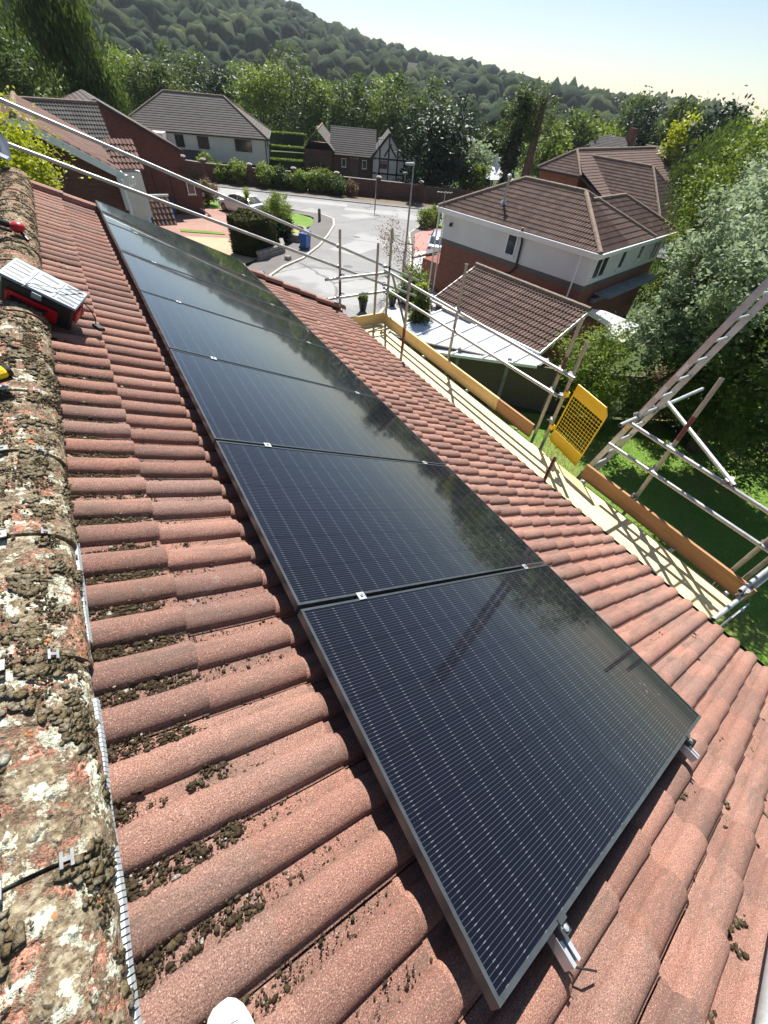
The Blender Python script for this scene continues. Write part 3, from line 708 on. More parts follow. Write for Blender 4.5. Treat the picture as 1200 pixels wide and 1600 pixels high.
for q in ((XO, 3.40, -1.17), (XO, 3.40, -1.49), (4.50, 8.22, -1.34), (4.50, 8.22, -1.69), (3.78, 8.33, -1.34), (3.78, 8.33, -1.69), (XO + .02, 8.2, -1.40), (XO + .02, 8.2, -1.72), (3.78, 8.5, -.87), (3.78, 8.5, -1.22), (XO + .05, 8.4, -1.27), (XO + .05, 8.4, -1.61), (XO + .02, 1.82, -2.10), (XO + .03, 3.40, -1.9), (XO, .5, -1.62), (XO, .5, -1.3), (3.80, 8.44, -2.03)): coupler(q)
for q in ((4.86, 2.37, -1.25), (5.21, 2.39, -1.25), (5.52, 2.45, -1.22)): coupler(q, (1, 0, 0))
for q in ((4.72, 1.16, -1.26), (4.50, .31, -2.07)): coupler(q, (.5, .8, 0))
ZD = -2.30
for i in range(4):
    xc = 3.82 + .2245 * i
    for (ya, yb, zz) in ((8.13, 4.35, ZD), (4.345, .26, ZD + R_.uniform(-.002, .002))):
        mb = MB(); mb.box((xc, (ya + yb) / 2, zz - .019), (.2225, ya - yb, .038), bev=.003); emit('deck_board', mb, MT['board'], scf, )
for y in (8.0, 6.6, 5.2, 3.9, 2.5, 1.1, .4):
    tube('transom', (3.5, y, ZD - .065), (5.0, y, ZD - .065))
def toe(p, q, mat, h=.225, th=.038):
    mb = MB(); mb.beam(Vector(p) + Vector((0, 0, h / 2)), Vector(q) + Vector((0, 0, h / 2)), th, h); return emit('toe_board', mb, MT[mat], scf)
toe((3.72, 8.15, ZD), (4.672, 8.15, ZD), 'toe'); toe((4.69, 8.13, ZD), (4.69, 4.40, ZD), 'toe'); toe((4.69, 4.39, ZD - .004), (4.69, 3.60, ZD - .004), 'toe_old'); toe((4.69, 2.56, ZD), (4.69, .24, ZD), 'toe_old')
mb = MB(); mb.box((4.22, .20, -2.24), (.62, .012, .20)); mb.box((4.36, .19, -2.24), (.004, .016, .2)); mb.box((4.55, .19, -2.3), (.05, .03, .05)); emit('end_board', mb, MT['alu'], scf)
# safety gate
gt = thing('safety_gate', 'yellow mesh safety gate hung on the scaffold beside the ladder', 'gate', (4.82, 3.36, -2.3))
gX = Matrix.Translation(Vector((4.83, 3.34, -2.22))) @ Matrix.Rotation(math.radians(-6), 4, 'Z') @ Matrix.Rotation(math.radians(4), 4, 'X')
GW, GH = .60, .96
mb = MB(); mb.X = gX
ring = [(0, 0, .02), (0, 0, GH), (0, -GW + .07, GH), (0, -GW, GH - .08), (0, -GW, .0), (0, -.03, 0)]
for a, b in zip(ring, ring[1:] + ring[:1]): mb.tube(a, b, .0105, 8); mb.blob(b, (.011, .011, .011), sub=1, amp=0)
emit('frame', mb, MT['yellow'], gt)
mb = MB(); mb.X = gX
mb.prism([(-.004, -.01, GH - .01), (-.004, -.01, GH - .17), (-.004, -GW + .01, GH - .17), (-.004, -GW + .01, GH - .08), (-.004, -GW + .07, GH - .01)], (.006, 0, 0)); emit('top_plate', mb, MT['yellow'], gt)
mb = MB(); mb.X = gX; mb.box((0, -GW / 2, .10), (.006, GW - .02, .19)); emit('kick_plate', mb, MT['yellow'], gt)
mb = MB(); mb.X = gX
for i in range(11): y = -.0495 * (i + 1); mb.tube((.003, y, .19), (.003, y, GH - .17), .002, 6)
for i in range(11): z = .225 + i * .052; mb.tube((-.003, -.01, z), (-.003, -GW + .01, z), .002, 6)
emit('mesh', mb, MT['yellow'], gt)
mb = MB()
for z in (-2.0, -1.45): mb.box((4.80, 3.37, z), (.05, .06, .07)); mb.tube((4.8, 3.36, z - .05), (4.8, 3.36, z + .05), .012, 8)
emit('hinge', mb, MT['yellow'], gt)
# ladder
ld = thing('ladder', 'aluminium ladder leaning up past the scaffold deck beside the yellow gate', 'ladder', (5.03, 3.72, gz(5, 3.7)))
LA = Vector((0, 2.61, -2.29)); LB = Vector((0, 2.01, .41)); ldir = (LB - LA).normalized(); L0 = LA - ldir * 4.7; L1 = LA + ldir * 3.9; side = Vector((1, 0, 0)); nr = side.cross(ldir)
for xx in (4.86, 5.215):
    mb = MB(); a = L0 + Vector((xx, 0, 0)); b = L1 + Vector((xx, 0, 0)); mb.beam(a, b, .066, .024, up=(1, 0, 0))
    o = emit('stile', mb, MT['alu'], ld)
    if xx < 5:
        for (s, l, m) in ((.88, .09, 'yellow'), (1.16, .17, 'white'), (1.47, .17, 'white'), (1.80, .17, 'white')):
            mb = MB(); c = LA + ldir * s + Vector((xx - .0125, 0, 0)); mb.beam(c - ldir * l / 2, c + ldir * l / 2, .04, .001, up=(1, 0, 0)); q = emit('sticker', mb, MT[m], o)
mb = None
s = -4.5
while s < 3.8:
    mb = MB(); c = LA + ldir * (s + .08); mb.tube(c + Vector((4.845, 0, 0)), c + Vector((5.23, 0, 0)), .0155, 10); emit('rung', mb, MT['alu'], ld); s += .252
# guard rail board at the near gable, edge of the picture
stg = MB()
a = Vector(RP(-.6, -.54, -.09)) + Vector((.4, .67, 1)) * .14; b = Vector(RP(4.6, -.54, -.09)) + Vector((.4, .67, 1)) * .14
tube('guard_rail', tuple(a), tuple(b), 'galv', r=.0242)

# ------------------------------------------------------------------ things lying on the ridge
TB = Matrix(((.784, .393, .480, -.552), (-.314, .9185, -.240, 3.70), (-.535, .037, .844, .380), (0, 0, 0, 1)))
tb = thing('toolbox', 'red and black tool case with a slotted silver lid, lying on the ridge tiles', 'toolbox', (-.6, 3.7, .2))
def local(fn, name, mat, parent, X=TB, **k):
    mb = MB(); mb.X = X; fn(mb); return emit(name, mb, mat, parent, **k)
L_, W_, H_ = .38, .235, .165
local(lambda m: (m.box((0, 0, -H_ / 2 - .012), (L_ - .02, W_ - .03, H_), bev=.012),), 'body', MT['black'], tb)
def redp(m):
    m.box((-.02, -W_ / 2 + .006, -.075), (.25, .012, .012)); m.box((-.02, -W_ / 2 + .006, -.145), (.25, .012, .014)); m.box((-.14, -W_ / 2 + .006, -.11), (.014, .012, .08)); m.box((.10, -W_ / 2 + .006, -.11), (.014, .012, .08))
    m.box((-.02, -W_ / 2 + .010, -.11), (.24, .008, .062)); 
local(redp, 'front_panel', MT['red'], tb)
local(lambda m: (m.beam((-.12, -W_ / 2 - .001, -.10), (.05, -W_ / 2 - .001, -.125), .01, .03, up=(0, 1, 0)), m.beam((-.05, -W_ / 2 - .002, -.13), (.06, -W_ / 2 - .002, -.09), .012, .012, up=(0, 1, 0))), 'emblem', MT['black'], tb)
local(lambda m: (m.box((L_ / 2 - .004, -.03, -.07), (.016, .09, .07), bev=.004), m.box((L_ / 2 - .004, .06, -.10), (.016, .05, .05), bev=.004)), 'side_latch', MT['red'], tb)
def lid(m):
    m.box((0, 0, .0), (L_, W_, .018), bev=.005)
    m.box((0, 0, .0105), (L_ * .9, .010, .004)); m.box((-.066, 0, .0105), (.010, W_ * .8, .004)); m.box((.066, 0, .0105), (.010, W_ * .8, .004))
local(lid, 'lid', MT['silver'], tb)
for gx in (-.135, 0, .125):
    for gy in ((-.085, -.045, .045, .085) if gx else (-.06, .07)):
        pts = [(gx - .042, gy + .006, .0085), (gx - .014, gy + .001, .0085), (gx + .014, gy - .001, .0085), (gx + .048, gy - .007, .0085)]
        n_ = Vector((.15, .99, 0)) * .0085; V_ = [Vector(q) + n_ for q in pts] + [Vector(q) - n_ for q in pts[::-1]]
        local(lambda m: m.prism(V_, (0, 0, .002)), 'lid_slot', MT['black'], tb)
for gy in (-.05, 0.0, .05): local(lambda m: m.box((.178, gy, .009), (.009, .012, .003)), 'lid_hole', MT['black'], tb)
local(lambda m: (m.box((.0, -W_ / 2 - .008, -.022), (.05, .014, .035), bev=.003),), 'latch', MT['silver'], tb)
h_ = [(-.07, -W_ / 2 - .01, .0), (-.045, -W_ / 2 + .03, .022), (.03, -.05, .030), (.09, .0, .034), (.13, .06, .028), (.16, .10, .018)]
local(lambda m: m.path(h_, .003, 8), 'wire_handle', MT['galv'], tb)
q0 = TB @ Vector((L_ / 2 + .003, .04, -.02)); q1 = Vector(RP(-.40, 3.665, -.035)); q2 = Vector(RP(-.375, 3.60, -.055))
cb = thing('power_lead', 'short black lead with a square plug hanging off the tool case onto the tiles', 'lead', tuple(q2))
mb = MB(); mb.path([q0, q0.lerp(q1, .4) + Vector((.012, 0, .01)), q0.lerp(q1, .75) + Vector((.012, -.005, 0)), q1], .003, 8); emit('wire', mb, MT['black'], cb)
mb = MB(); mb.box((q1 + q2) / 2, (.045, .07, .022), rot=Matrix.Rotation(TH, 4, 'Y') @ Matrix.Rotation(.5, 4, 'Z'), bev=.004); emit('plug', mb, MT['black'], cb)
# red and black cordless tool further up the ridge
rt = thing('cordless_tool', 'black tool with a rounded red head lying across the ridge behind the tool case', 'power tool', RP(-.86, 5.02, .0))
mb = MB(); mb.tube(RP(-1.02, 4.93, .075), RP(-.84, 5.05, .055), .021, 12, r2=.024); mb.tube(RP(-1.02, 4.86, .05), RP(-.82, 4.99, .03), .012, 8); emit('handle', mb, MT['black'], rt, smooth=True)
mb = MB(); mb.blob(RP(-.785, 5.09, .048), (.055, .045, .038), sub=2, amp=.1); emit('head', mb, MT['red'], rt, smooth=True)
mb = MB(); mb.tube(RP(-.76, 5.08, .02), RP(-.72, 5.02, -.005), .012, 8); emit('nozzle', mb, MT['black'], rt)
# yellow tape measure
tm = thing('tape_measure', 'yellow and black tape measure at the left edge of the ridge', 'tape measure', RP(-.86, 2.55, .0))
mb = MB(); X = Matrix.Translation(Vector(RP(-.866, 2.545, .052))) @ Matrix.Rotation(.35, 4, 'Z'); mb.X = X; mb.box((0, 0, 0), (.085, .075, .04), bev=.012); emit('case', mb, MT['yel_pl'], tm)
mb = MB(); mb.X = X; mb.box((.047, 0, -.002), (.022, .06, .036), bev=.006); mb.box((-.01, 0, .0195), (.045, .03, .004)); mb.box((0, 0, -.022), (.09, .08, .008)); emit('grip', mb, MT['black'], tm)
# grey flashing at the far end of the ridge
mb = MB(); mb.prism([RP(-.98, 7.75, .075), RP(-.855, 7.8, .06), RP(-.83, 8.15, .05), RP(-.98, 8.2, .07)], (0, 0, .02)); mb.prism([RP(-.9, 8.02, .05), RP(-.82, 8.1, .05), RP(-.86, 8.22, .22), RP(-.95, 8.2, .26)], (-.03, .01, 0))
setp(emit('lead_flashing', mb, simple('lead_sheet', (.20, .22, .26), .5, .3, .3, 8), origin=RP(-.9, 8, .05)), 'crumpled grey lead sheet on the far end of the ridge', 'flashing')
# toe of a white shoe
sh = thing('shoe', 'toe of a white canvas shoe standing on the tiles at the bottom edge', 'shoe', RP(-.50, .20, -.08))
cen = Vector(RP(-.512, .322, -.045)); sx = Vector((1, -.05, -.42)).normalized(); sy = Vector((.08, -1, 0)).normalized(); sz = sx.cross(sy).normalized() * -1
if sz.z < 0: sz = -sz
def shoe(m, z0, z1, grow):
    st = [(-.004, .012), (.004, .026), (.018, .037), (.04, .043), (.08, .046), (.14, .040), (.20, .036), (.25, .034), (.275, .02)]; n = 16; P = []
    for k, (d, wd) in enumerate(st):
        hh = z1 if grow == 0 else z1 + .03 * min(1, d / .10) + .03 * min(1, max(0, d - .1) / .1)
        for i in range(n):
            t = math.pi * 2 * i / n; c = math.cos(t); s = math.sin(t); sq = .75
            xx = math.copysign(abs(c) ** sq, c) * (wd * .84 + (.003 if grow == 0 else 0)); zz = z0 + (hh - z0) * (.5 + .5 * math.copysign(abs(s) ** (.8), s))
            P.append(cen + sx * xx + sy * d + sz * zz)
    F = [(k * n + i, k * n + (i + 1) % n, (k + 1) * n + (i + 1) % n, (k + 1) * n + i) for k in range(len(st) - 1) for i in range(n)] + [tuple(range(n))[::-1], tuple(range((len(st) - 1) * n, len(st) * n))]
    m.add(P, F)
mb = MB(); shoe(mb, -.035, -.008, 0); emit('sole', mb, simple('shoe_sole', (.62, .55, .5), .6, 0, .1, 20), sh, smooth=True)
mb = MB(); shoe(mb, -.012, .018, 1); up_ = emit('upper', mb, simple('shoe_canvas', (.74, .74, .73), .8, 0, .05, 60, .2), sh, smooth=True)
mb = MB(); arc = [cen + sx * (.030 * math.sin(t)) + sy * (.060 - .030 * math.cos(t)) + sz * (.030 - .004 * abs(math.sin(t))) for t in [(-1.3 + 2.6 * k / 12) for k in range(13)]]
for a, b in zip(arc[:-1], arc[1:]): mb.tube(a, b, .0013, 5)
emit('stitching', mb, simple('shoe_thread', (.45, .44, .43), .8), up_)
mb = MB(); P = [RP(.25, -.225, -.068), RP(.285, -.195, -.068), RP(.335, -.24, -.068), RP(.40, -.36, -.066), RP(.31, -.36, -.066)]; mb.prism(P, tuple(Vector(RP(0, 0, .012)))); 
setp(emit('wood_offcut', mb, MT['board'], origin=RP(.3, -.25, -.07)), 'pale pointed wood offcut on the tiles below the solar panels', 'wood')

# ------------------------------------------------------------------ buildings
def clip(poly, axis, val, keep):
    out = []
    for i in range(len(poly)):
        a, b = poly[i], poly[(i + 1) % len(poly)]; da = (a[axis] - val) * keep; db = (b[axis] - val) * keep
        if da >= 0: out.append(a)
        if (da > 0 and db < 0) or (da < 0 and db > 0): t = da / (da - db); out.append(tuple(a[k] + (b[k] - a[k]) * t for k in range(2)))
    return out
def face(mb, O, u, s, poly, pitch=.30, gauge=.32, rolls=True, seed=0):
    """tiled slope: O eave corner, u along the eave, s up the slope, poly in (u, s) metres; every course and roll modelled"""
    O = Vector(O); u = Vector(u).normalized(); s = Vector(s).normalized(); n = u.cross(s).normalized()
    if n.z < 0: n = -n
    smax = max(p[1] for p in poly); k = 0
    cells = [(0, .42, 0, 0), (.42, .56, 0, .026), (.56, .74, .026, .036), (.74, .90, .036, .022), (.90, 1.0, .022, 0)] if rolls else [(0, 1, .0, .0)]
    hp = pitch / (2 if rolls else 1)
    while k * gauge < smax:
        a, b = k * gauge, (k + 1) * gauge; band = clip(clip(poly, 1, a, 1), 1, b, -1); k += 1
        if len(band) < 3: continue
        u0 = min(p[0] for p in band); u1 = max(p[0] for p in band); t0 = R_.random()
        def put(c, ha, hb, ua, ub, tone):
            P = []
            for q in c:
                fu = (q[0] - ua) / max(1e-6, ub - ua); fs = (q[1] - a) / gauge
                P.append(O + u * q[0] + s * q[1] + n * (ha + (hb - ha) * fu + .034 * (1 - fs)))
            mb.add(P, [tuple(range(len(P)))], 0, tone)
            lo = [q for q in c if abs(q[1] - a) < 1e-5]
            if len(lo) >= 2:
                q0 = min(lo); q1 = max(lo); P = []
                for q, dz in ((q0, 1), (q1, 1), (q1, 0), (q0, 0)):
                    fu = (q[0] - ua) / max(1e-6, ub - ua); P.append(O + u * q[0] + s * q[1] + n * ((ha + (hb - ha) * fu + .034) if dz else -.01))
                mb.add(P, [(0, 1, 2, 3)], 0, tone)
        if not rolls: put(band, 0, 0, 0, 1, R_.random() * .4 + .3); continue
        i = math.floor(u0 / hp)
        while i * hp < u1:
            base = i * hp; col = clip(clip(band, 0, base, 1), 0, base + hp, -1)
            if len(col) >= 3:
                tn = random.Random(seed * 999 + (i // 2) * 31 + k).random()
                for (c0, c1, h0, h1) in cells:
                    c = clip(clip(col, 0, base + c0 * hp, 1), 0, base + c1 * hp, -1)
                    if len(c) >= 3: put(c, h0, h1, base + c0 * hp, base + c1 * hp, tn)
            i += 1
def ridge_line(mb, a, b, r=.11): 
    a = Vector(a); b = Vector(b); L = (b - a).length; n = max(1, int(L / .45)); 
    for i in range(n): mb.tube(a.lerp(b, i / n), a.lerp(b, (i + .985) / n), r, 8, r2=r * .95)
MT['tileN'] = None
def far_tile(name, a, b):
    m = M_(name, .9, 0, .2); c = m.mix(m.attr('tone'), a, b); c = m.mix(m.ramp(m.noise(1.3, 5), [(.4, 0), (.75, .5)]), c, tuple(k * .7 for k in a))
    c = m.mix(m.ramp(m.noise(30, 4, .7), [(.5, 0), (.8, .4)]), c, (.33, .29, .24)); m.col(c); m.bump(m.noise(90, 3), .2, .01); return m.m
MT['tileN'] = far_tile('brown_roof_tile', (.115, .075, .062), (.175, .115, .095)); MT['tileG'] = far_tile('grey_roof_tile', (.09, .083, .08), (.13, .12, .112)); MT['tileR'] = far_tile('reddish_brown_roof_tile', (.155, .092, .075), (.215, .13, .105))
MT['ridgeN'] = simple('buff_ridge_tile', (.25, .185, .14), .95, 0, .3, 6, .4)
class Fr:
    """building frame: origin, x axis along the front (towards s), y axis inwards"""
    def __init__(s, A, B):
        s.A = Vector((A[0], A[1], 0)); d = Vector((B[0] - A[0], B[1] - A[1], 0)); s.L = d.length; s.t = d.normalized(); s.n = Vector((-s.t.y, s.t.x, 0))
    def p(s, a, b, z): q = s.A + s.t * a + s.n * b; return Vector((q.x, q.y, z))
def hip(mb, rm, fr, a0, a1, b0, b1, ze, pitch=.5, ov=.35, rolls=True, ga=.32, ends=(1, 1)):
    """hip roof over a rectangle of a frame; ridge along the longer side"""
    a0 -= ov; a1 += ov; b0 -= ov; b1 += ov; la = a1 - a0; lb = b1 - b0; cs = math.cos(math.atan(pitch)); rev = False
    half = min(la, lb) / 2; H = half * pitch; S = half / cs
    def V(a, b): return fr.t * a + fr.n * b
    up = lambda a, b: (V(a, b) * cs + Vector((0, 0, math.sin(math.atan(pitch)))))
    if la >= lb:
        e0 = half * ends[0]; e1 = half * ends[1]
        face(mb, fr.p(a0, b0, ze), V(1, 0), up(0, 1), [(0, 0), (la, 0), (la - e1, S), (e0, S)], gauge=ga, rolls=rolls, seed=1)
        face(mb, fr.p(a1, b1, ze), V(-1, 0), up(0, -1), [(0, 0), (la, 0), (la - e0, S), (e1, S)], gauge=ga, rolls=rolls, seed=2)
        if ends[0]: face(mb, fr.p(a0, b1, ze), V(0, -1), up(1, 0), [(0, 0), (lb, 0), (lb / 2, S)], gauge=ga, rolls=rolls, seed=3)
        if ends[1]: face(mb, fr.p(a1, b0, ze), V(0, 1), up(-1, 0), [(0, 0), (lb, 0), (lb / 2, S)], gauge=ga, rolls=rolls, seed=4)
        r0 = fr.p(a0 + e0, (b0 + b1) / 2, ze + H + .03); r1 = fr.p(a1 - e1, (b0 + b1) / 2, ze + H + .03)
        ridge_line(rm, r0, r1)
        if ends[0]: ridge_line(rm, fr.p(a0, b0, ze + .03), r0); ridge_line(rm, fr.p(a0, b1, ze + .03), r0)
        if ends[1]: ridge_line(rm, fr.p(a1, b0, ze + .03), r1); ridge_line(rm, fr.p(a1, b1, ze + .03), r1)
    else:
        e0 = half * ends[0]; e1 = half * ends[1]
        face(mb, fr.p(a1, b0, ze), V(0, 1), up(-1, 0), [(0, 0), (lb, 0), (lb - e1, S), (e0, S)], gauge=ga, rolls=rolls, seed=5)
        face(mb, fr.p(a0, b1, ze), V(0, -1), up(1, 0), [(0, 0), (lb, 0), (lb - e0, S), (e1, S)], gauge=ga, rolls=rolls, seed=6)
        if ends[0]: face(mb, fr.p(a0, b0, ze), V(1, 0), up(0, 1), [(0, 0), (la, 0), (la / 2, S)], gauge=ga, rolls=rolls, seed=7)
        if ends[1]: face(mb, fr.p(a1, b1, ze), V(-1, 0), up(0, -1), [(0, 0), (la, 0), (la / 2, S)], gauge=ga, rolls=rolls, seed=8)
        r0 = fr.p((a0 + a1) / 2, b0 + e0, ze + H + .03); r1 = fr.p((a0 + a1) / 2, b1 - e1, ze + H + .03); ridge_line(rm, r0, r1)
        if ends[0]: ridge_line(rm, fr.p(a0, b0, ze + .03), r0); ridge_line(rm, fr.p(a1, b0, ze + .03), r0)
        if ends[1]: ridge_line(rm, fr.p(a0, b1, ze + .03), r1); ridge_line(rm, fr.p(a1, b1, ze + .03), r1)
    return H
def wallbox(mb, fr, a0, a1, b0, b1, z0, z1):
    mb.prism([fr.p(a0, b0, z0), fr.p(a1, b0, z0), fr.p(a1, b1, z0), fr.p(a0, b1, z0)], (0, 0, z1 - z0))
def window(par, fr, s, z, wd, ht, face_='front', depth=0, mat='upvc', mull=0, trans=0, glass='glass', sill=True, b=0):
    """face_: 'front' lies on n=b facing -n, 'end' lies on t=b facing +t"""
    def q(a, o, zz):
        return fr.p(a, b - o, zz) if face_ == 'front' else fr.p(b + o, a, zz)
    def bar(m, a0, a1, z0, z1, o0, o1): m.prism([q(a0, o0, z0), q(a1, o0, z0), q(a1, o0, z1), q(a0, o0, z1)], q(0, o1, 0) - q(0, o0, 0))
    f = .06; m = MB(); bar(m, s - wd / 2, s + wd / 2, z - ht / 2, z - ht / 2 + f, .0, .05); bar(m, s - wd / 2, s + wd / 2, z + ht / 2 - f, z + ht / 2, .0, .05)
    bar(m, s - wd / 2, s - wd / 2 + f, z - ht / 2 + f, z + ht / 2 - f, 0, .05); bar(m, s + wd / 2 - f, s + wd / 2, z - ht / 2 + f, z + ht / 2 - f, 0, .05)
    for i in range(mull): c = s - wd / 2 + wd * (i + 1) / (mull + 1); bar(m, c - .025, c + .025, z - ht / 2 + f, z + ht / 2 - f, 0, .045)
    if trans: bar(m, s - wd / 2 + f, s + wd / 2 - f, z + ht * .18, z + ht * .18 + .04, .005, .042)
    w_ = emit('window', m, MT[mat], par); m = MB(); bar(m, s - wd / 2 + f, s + wd / 2 - f, z - ht / 2 + f, z + ht / 2 - f, .002, .015); emit('pane', m, MT[glass], w_)
    if sill: m = MB(); bar(m, s - wd / 2 - .06, s + wd / 2 + .06, z - ht / 2 - .05, z - ht / 2 - .003, 0, .11); emit('sill', m, MT[mat], w_)
    return w_
# neighbour: white over brick, two joined hip roofs
N = Fr((17.0, 22.8), (19.1, 13.3)); zN = -3.3
nb = thing('detached_house', 'house of white render over red brick with brown hipped roof, right of the road', 'house', tuple(N.p(4.8, 4.7, -8.2)))
mb = MB(); wallbox(mb, N, .35, 9.38, .35, 9.0, -9, -5.02); emit('brick_wall', mb, MT['brick'], nb)
mb = MB(); wallbox(mb, N, .34, 9.39, .34, 9.01, -5.018, -4.76); emit('brick_band', mb, MT['brick_grey'], nb)
mb = MB(); wallbox(mb, N, .30, 9.43, .30, 9.05, -4.755, -3.34); emit('rendered_wall', mb, MT['render'], nb)
mb = MB(); rm = MB(); hip(mb, rm, N, .35, 9.38, .35, 5.85, zN, .5); hip(mb, rm, N, 4.85, 9.379, 3.45, 9.05, zN - .001, .5, ends=(0, 1))
rf = emit('roof', mb, MT['tileN'], nb); emit('ridge', rm, MT['ridgeN'], rf, smooth=False)
mb = MB()
for a, b in (((0, 0), (9.73, 0)), ((9.73, 0), (9.73, 9.4)), ((0, 0), (0, 6.2))):
    pa = N.p(*a, zN - .13); pb_ = N.p(*b, zN - .13); mb.beam(pa, pb_, .03, .22)
mb.beam(N.p(-.06, -.07, zN - .04), N.p(9.8, -.07, zN - .04), .11, .09); mb.beam(N.p(9.80, -.05, zN - .04), N.p(9.80, 9.4, zN - .04), .11, .09)
mb.prism([N.p(0, 0, zN - .22), N.p(9.73, 0, zN - .22), N.p(9.73, .3, zN - .22), N.p(0, .3, zN - .22)], (0, 0, .02)); mb.prism([N.p(9.43, .3, zN - .22), N.p(9.73, .3, zN - .22), N.p(9.73, 9.4, zN - .22), N.p(9.43, 9.4, zN - .22)], (0, 0, .02))
emit('gutter', mb, MT['upvc'], nb)
mb = MB(); mb.tube(N.p(.30, .22, zN - .2), N.p(.30, .26, -8), .04, 8); emit('downpipe', mb, MT['upvc'], nb); mb = MB(); mb.path([N.p(8.9, -.05, zN - .1), N.p(8.85, .2, zN - .4), N.p(8.85, .22, -6.6)], .04, 8); emit('downpipe', mb, MT['upvc'], nb); mb = MB(); mb.tube(N.p(.12, .0, zN), N.p(.12, -.02, -8.1), .045, 8); emit('downpipe', mb, MT['upvc'], nb)
mb = MB(); mb.path([N.p(5.55, -.02, zN + .15), N.p(5.6, .2, -3.8), N.p(5.62, .22, -4.9), N.p(5.3, .25, -5.3), N.p(5.0, .3, -5.35)], .055, 8); emit('soil_pipe', mb, MT['darkwood'], nb)
window(nb, N, 4.98, -4.05, .62, .95, b=.30)
window(nb, N, 1.35, -4.06, 1.35, .98, 'end', b=9.43, mull=1); window(nb, N, 3.72, -4.0, .62, .95, 'end', b=9.43); window(nb, N, 5.9, -3.92, .62, .8, 'end', b=9.43); window(nb, N, 8.0, -4.1, 1.1, 1.0, 'end', b=9.43, mull=1)
mb = MB(); c = N.p(.9, .22, -4.0); mb.box(c, (.12, .12, .16)); mb.tube(c, c - N.n * .15, .02, 6); emit('camera_bracket', mb, MT['black'], nb)
mb = MB(); fl = N.p(3.3, 1.25, -2.75); mb.tube(fl, fl + Vector((0, 0, 1.15)), .055, 10); mb.lathe(fl + Vector((0, 0, 1.15)), [(.10, 0), (.12, .04), (.12, .10), (.04, .16)], 10); mb.lathe(fl, [(.19, -.15), (.17, .1), (.08, .22)], 10); emit('flue', mb, MT['galv'], nb)
mb = MB(); fl = N.p(.1, .3, zN + .1); mb.tube(fl, fl + Vector((0, 0, .55)), .018, 6); mb.beam(fl + Vector((-.35, .3, .5)), fl + Vector((.3, -.25, .55)), .02, .02); 
for k in range(5): c = fl + Vector((-.3 + .13 * k, .25 - .11 * k, .51)); mb.beam(c + Vector((.12, .14, 0)), c - Vector((.12, .14, 0)), .01, .01)
emit('aerial', mb, MT['alu'], nb)
mb = MB(); wallbox(mb, N, 9.5, 10.3, 1.8, 8.2, -5.35, -5.28); mb.beam(N.p(9.6, 1.6, -5.6), N.p(9.6, 8.5, -5.6), .2, .2); emit('canopy', mb, simple('lead_grey_sheet', (.2, .23, .27), .5, 0, .2, 3), nb)
# porch roof at its front
mb = MB(); face(mb, N.p(-2.3, 2.6, -6.55), N.n * -1, (N.t * .9 + Vector((0, 0, .40))), [(0, 0), (1.8, 0), (1.8, 1.1), (0, 1.1)], rolls=True, seed=9); emit('porch_roof', mb, MT['tileR'], nb)
mb = MB(); wallbox(mb, N, -1.2, .35, .6, 2.6, -8.4, -6.2); emit('porch', mb, MT['brick'], nb)
# garage with gable
Gf = Fr((11.9, 15.7), (12.8, 9.9))
gr = thing('garage', 'brick garage with a brown tiled gable roof next to the white and brick house', 'garage', tuple(Gf.p(3, 2.6, -7.4)))
gz0 = -7.9; zE = -5.2; zR = -4.17; hw = 2.6; LG = Gf.L
mb = MB(); mb.prism([Gf.p(.2, .15, gz0), Gf.p(.2, 5.05, gz0), Gf.p(.2, 5.05, zE + .02), Gf.p(.2, 2.6, zR - .12), Gf.p(.2, .15, zE + .02)], Gf.t * (LG - .35)); emit('wall', mb, MT['brick'], gr)
mb = MB(); rm = MB(); sl_ = math.hypot(2.6, zR - zE)
face(mb, Gf.p(0, -.0, zE), Gf.t, (Gf.n * 2.6 + Vector((0, 0, zR - zE))), [(0, 0), (LG, 0), (LG, sl_), (0, sl_)], seed=11)
face(mb, Gf.p(LG, 5.2, zE), Gf.t * -1, (Gf.n * -2.6 + Vector((0, 0, zR - zE))), [(0, 0), (LG, 0), (LG, sl_), (0, sl_)], seed=12)
ridge_line(rm, Gf.p(-.02, 2.6, zR + .03), Gf.p(LG + .02, 2.6, zR + .03), .12); rf = emit('roof', mb, MT['tileN'], gr); emit('ridge', rm, MT['ridgeN'], rf)
mb = MB()
for e in (0.0, LG):
    mb.beam(Gf.p(e, -.1, zE - .10), Gf.p(e, 2.6, zR - .07), .03, .17); mb.beam(Gf.p(e, 5.3, zE - .10), Gf.p(e, 2.6, zR - .07), .03, .17)
mb.beam(Gf.p(0, -.06, zE - .02), Gf.p(LG, -.06, zE - .02), .1, .08); mb.beam(Gf.p(0, 5.26, zE - .02), Gf.p(LG, 5.26, zE - .02), .1, .08); emit('bargeboard', mb, MT['upvc'], gr)
# lean-to of clear corrugated sheets
lt = thing('lean_to', 'pale ribbed translucent sheet lean-to roof against the brick garage', 'lean-to', tuple(Gf.p(3, -1.2, -7.3)))
z0, z1 = -5.52, -5.27; m = M_('ribbed_polycarbonate', .25, 0, .5); m.col(m.mix(m.ramp(m.noise(2.5, 5), [(.3, 0), (.7, 1)]), (.55, .60, .66), (.78, .80, .82))); MT['poly'] = m.m
V = []; F = []; nn = 130
lfront = lambda a: -3.15 if a < 2.9 else -3.15 + (a - 2.9) * .72
for i in range(nn + 1):
    a = .9 + (LG - .4) * i / nn; w_ = .012 * math.cos(i * math.pi); b0 = lfront(a); fz = (b0 + .08) / -3.07
    V += [tuple(Gf.p(a, b0, z1 - .30 * fz + w_)), tuple(Gf.p(a, -.08, z1 + w_))]
F = [(2 * i, 2 * i + 1, 2 * i + 3, 2 * i + 2) for i in range(nn)]
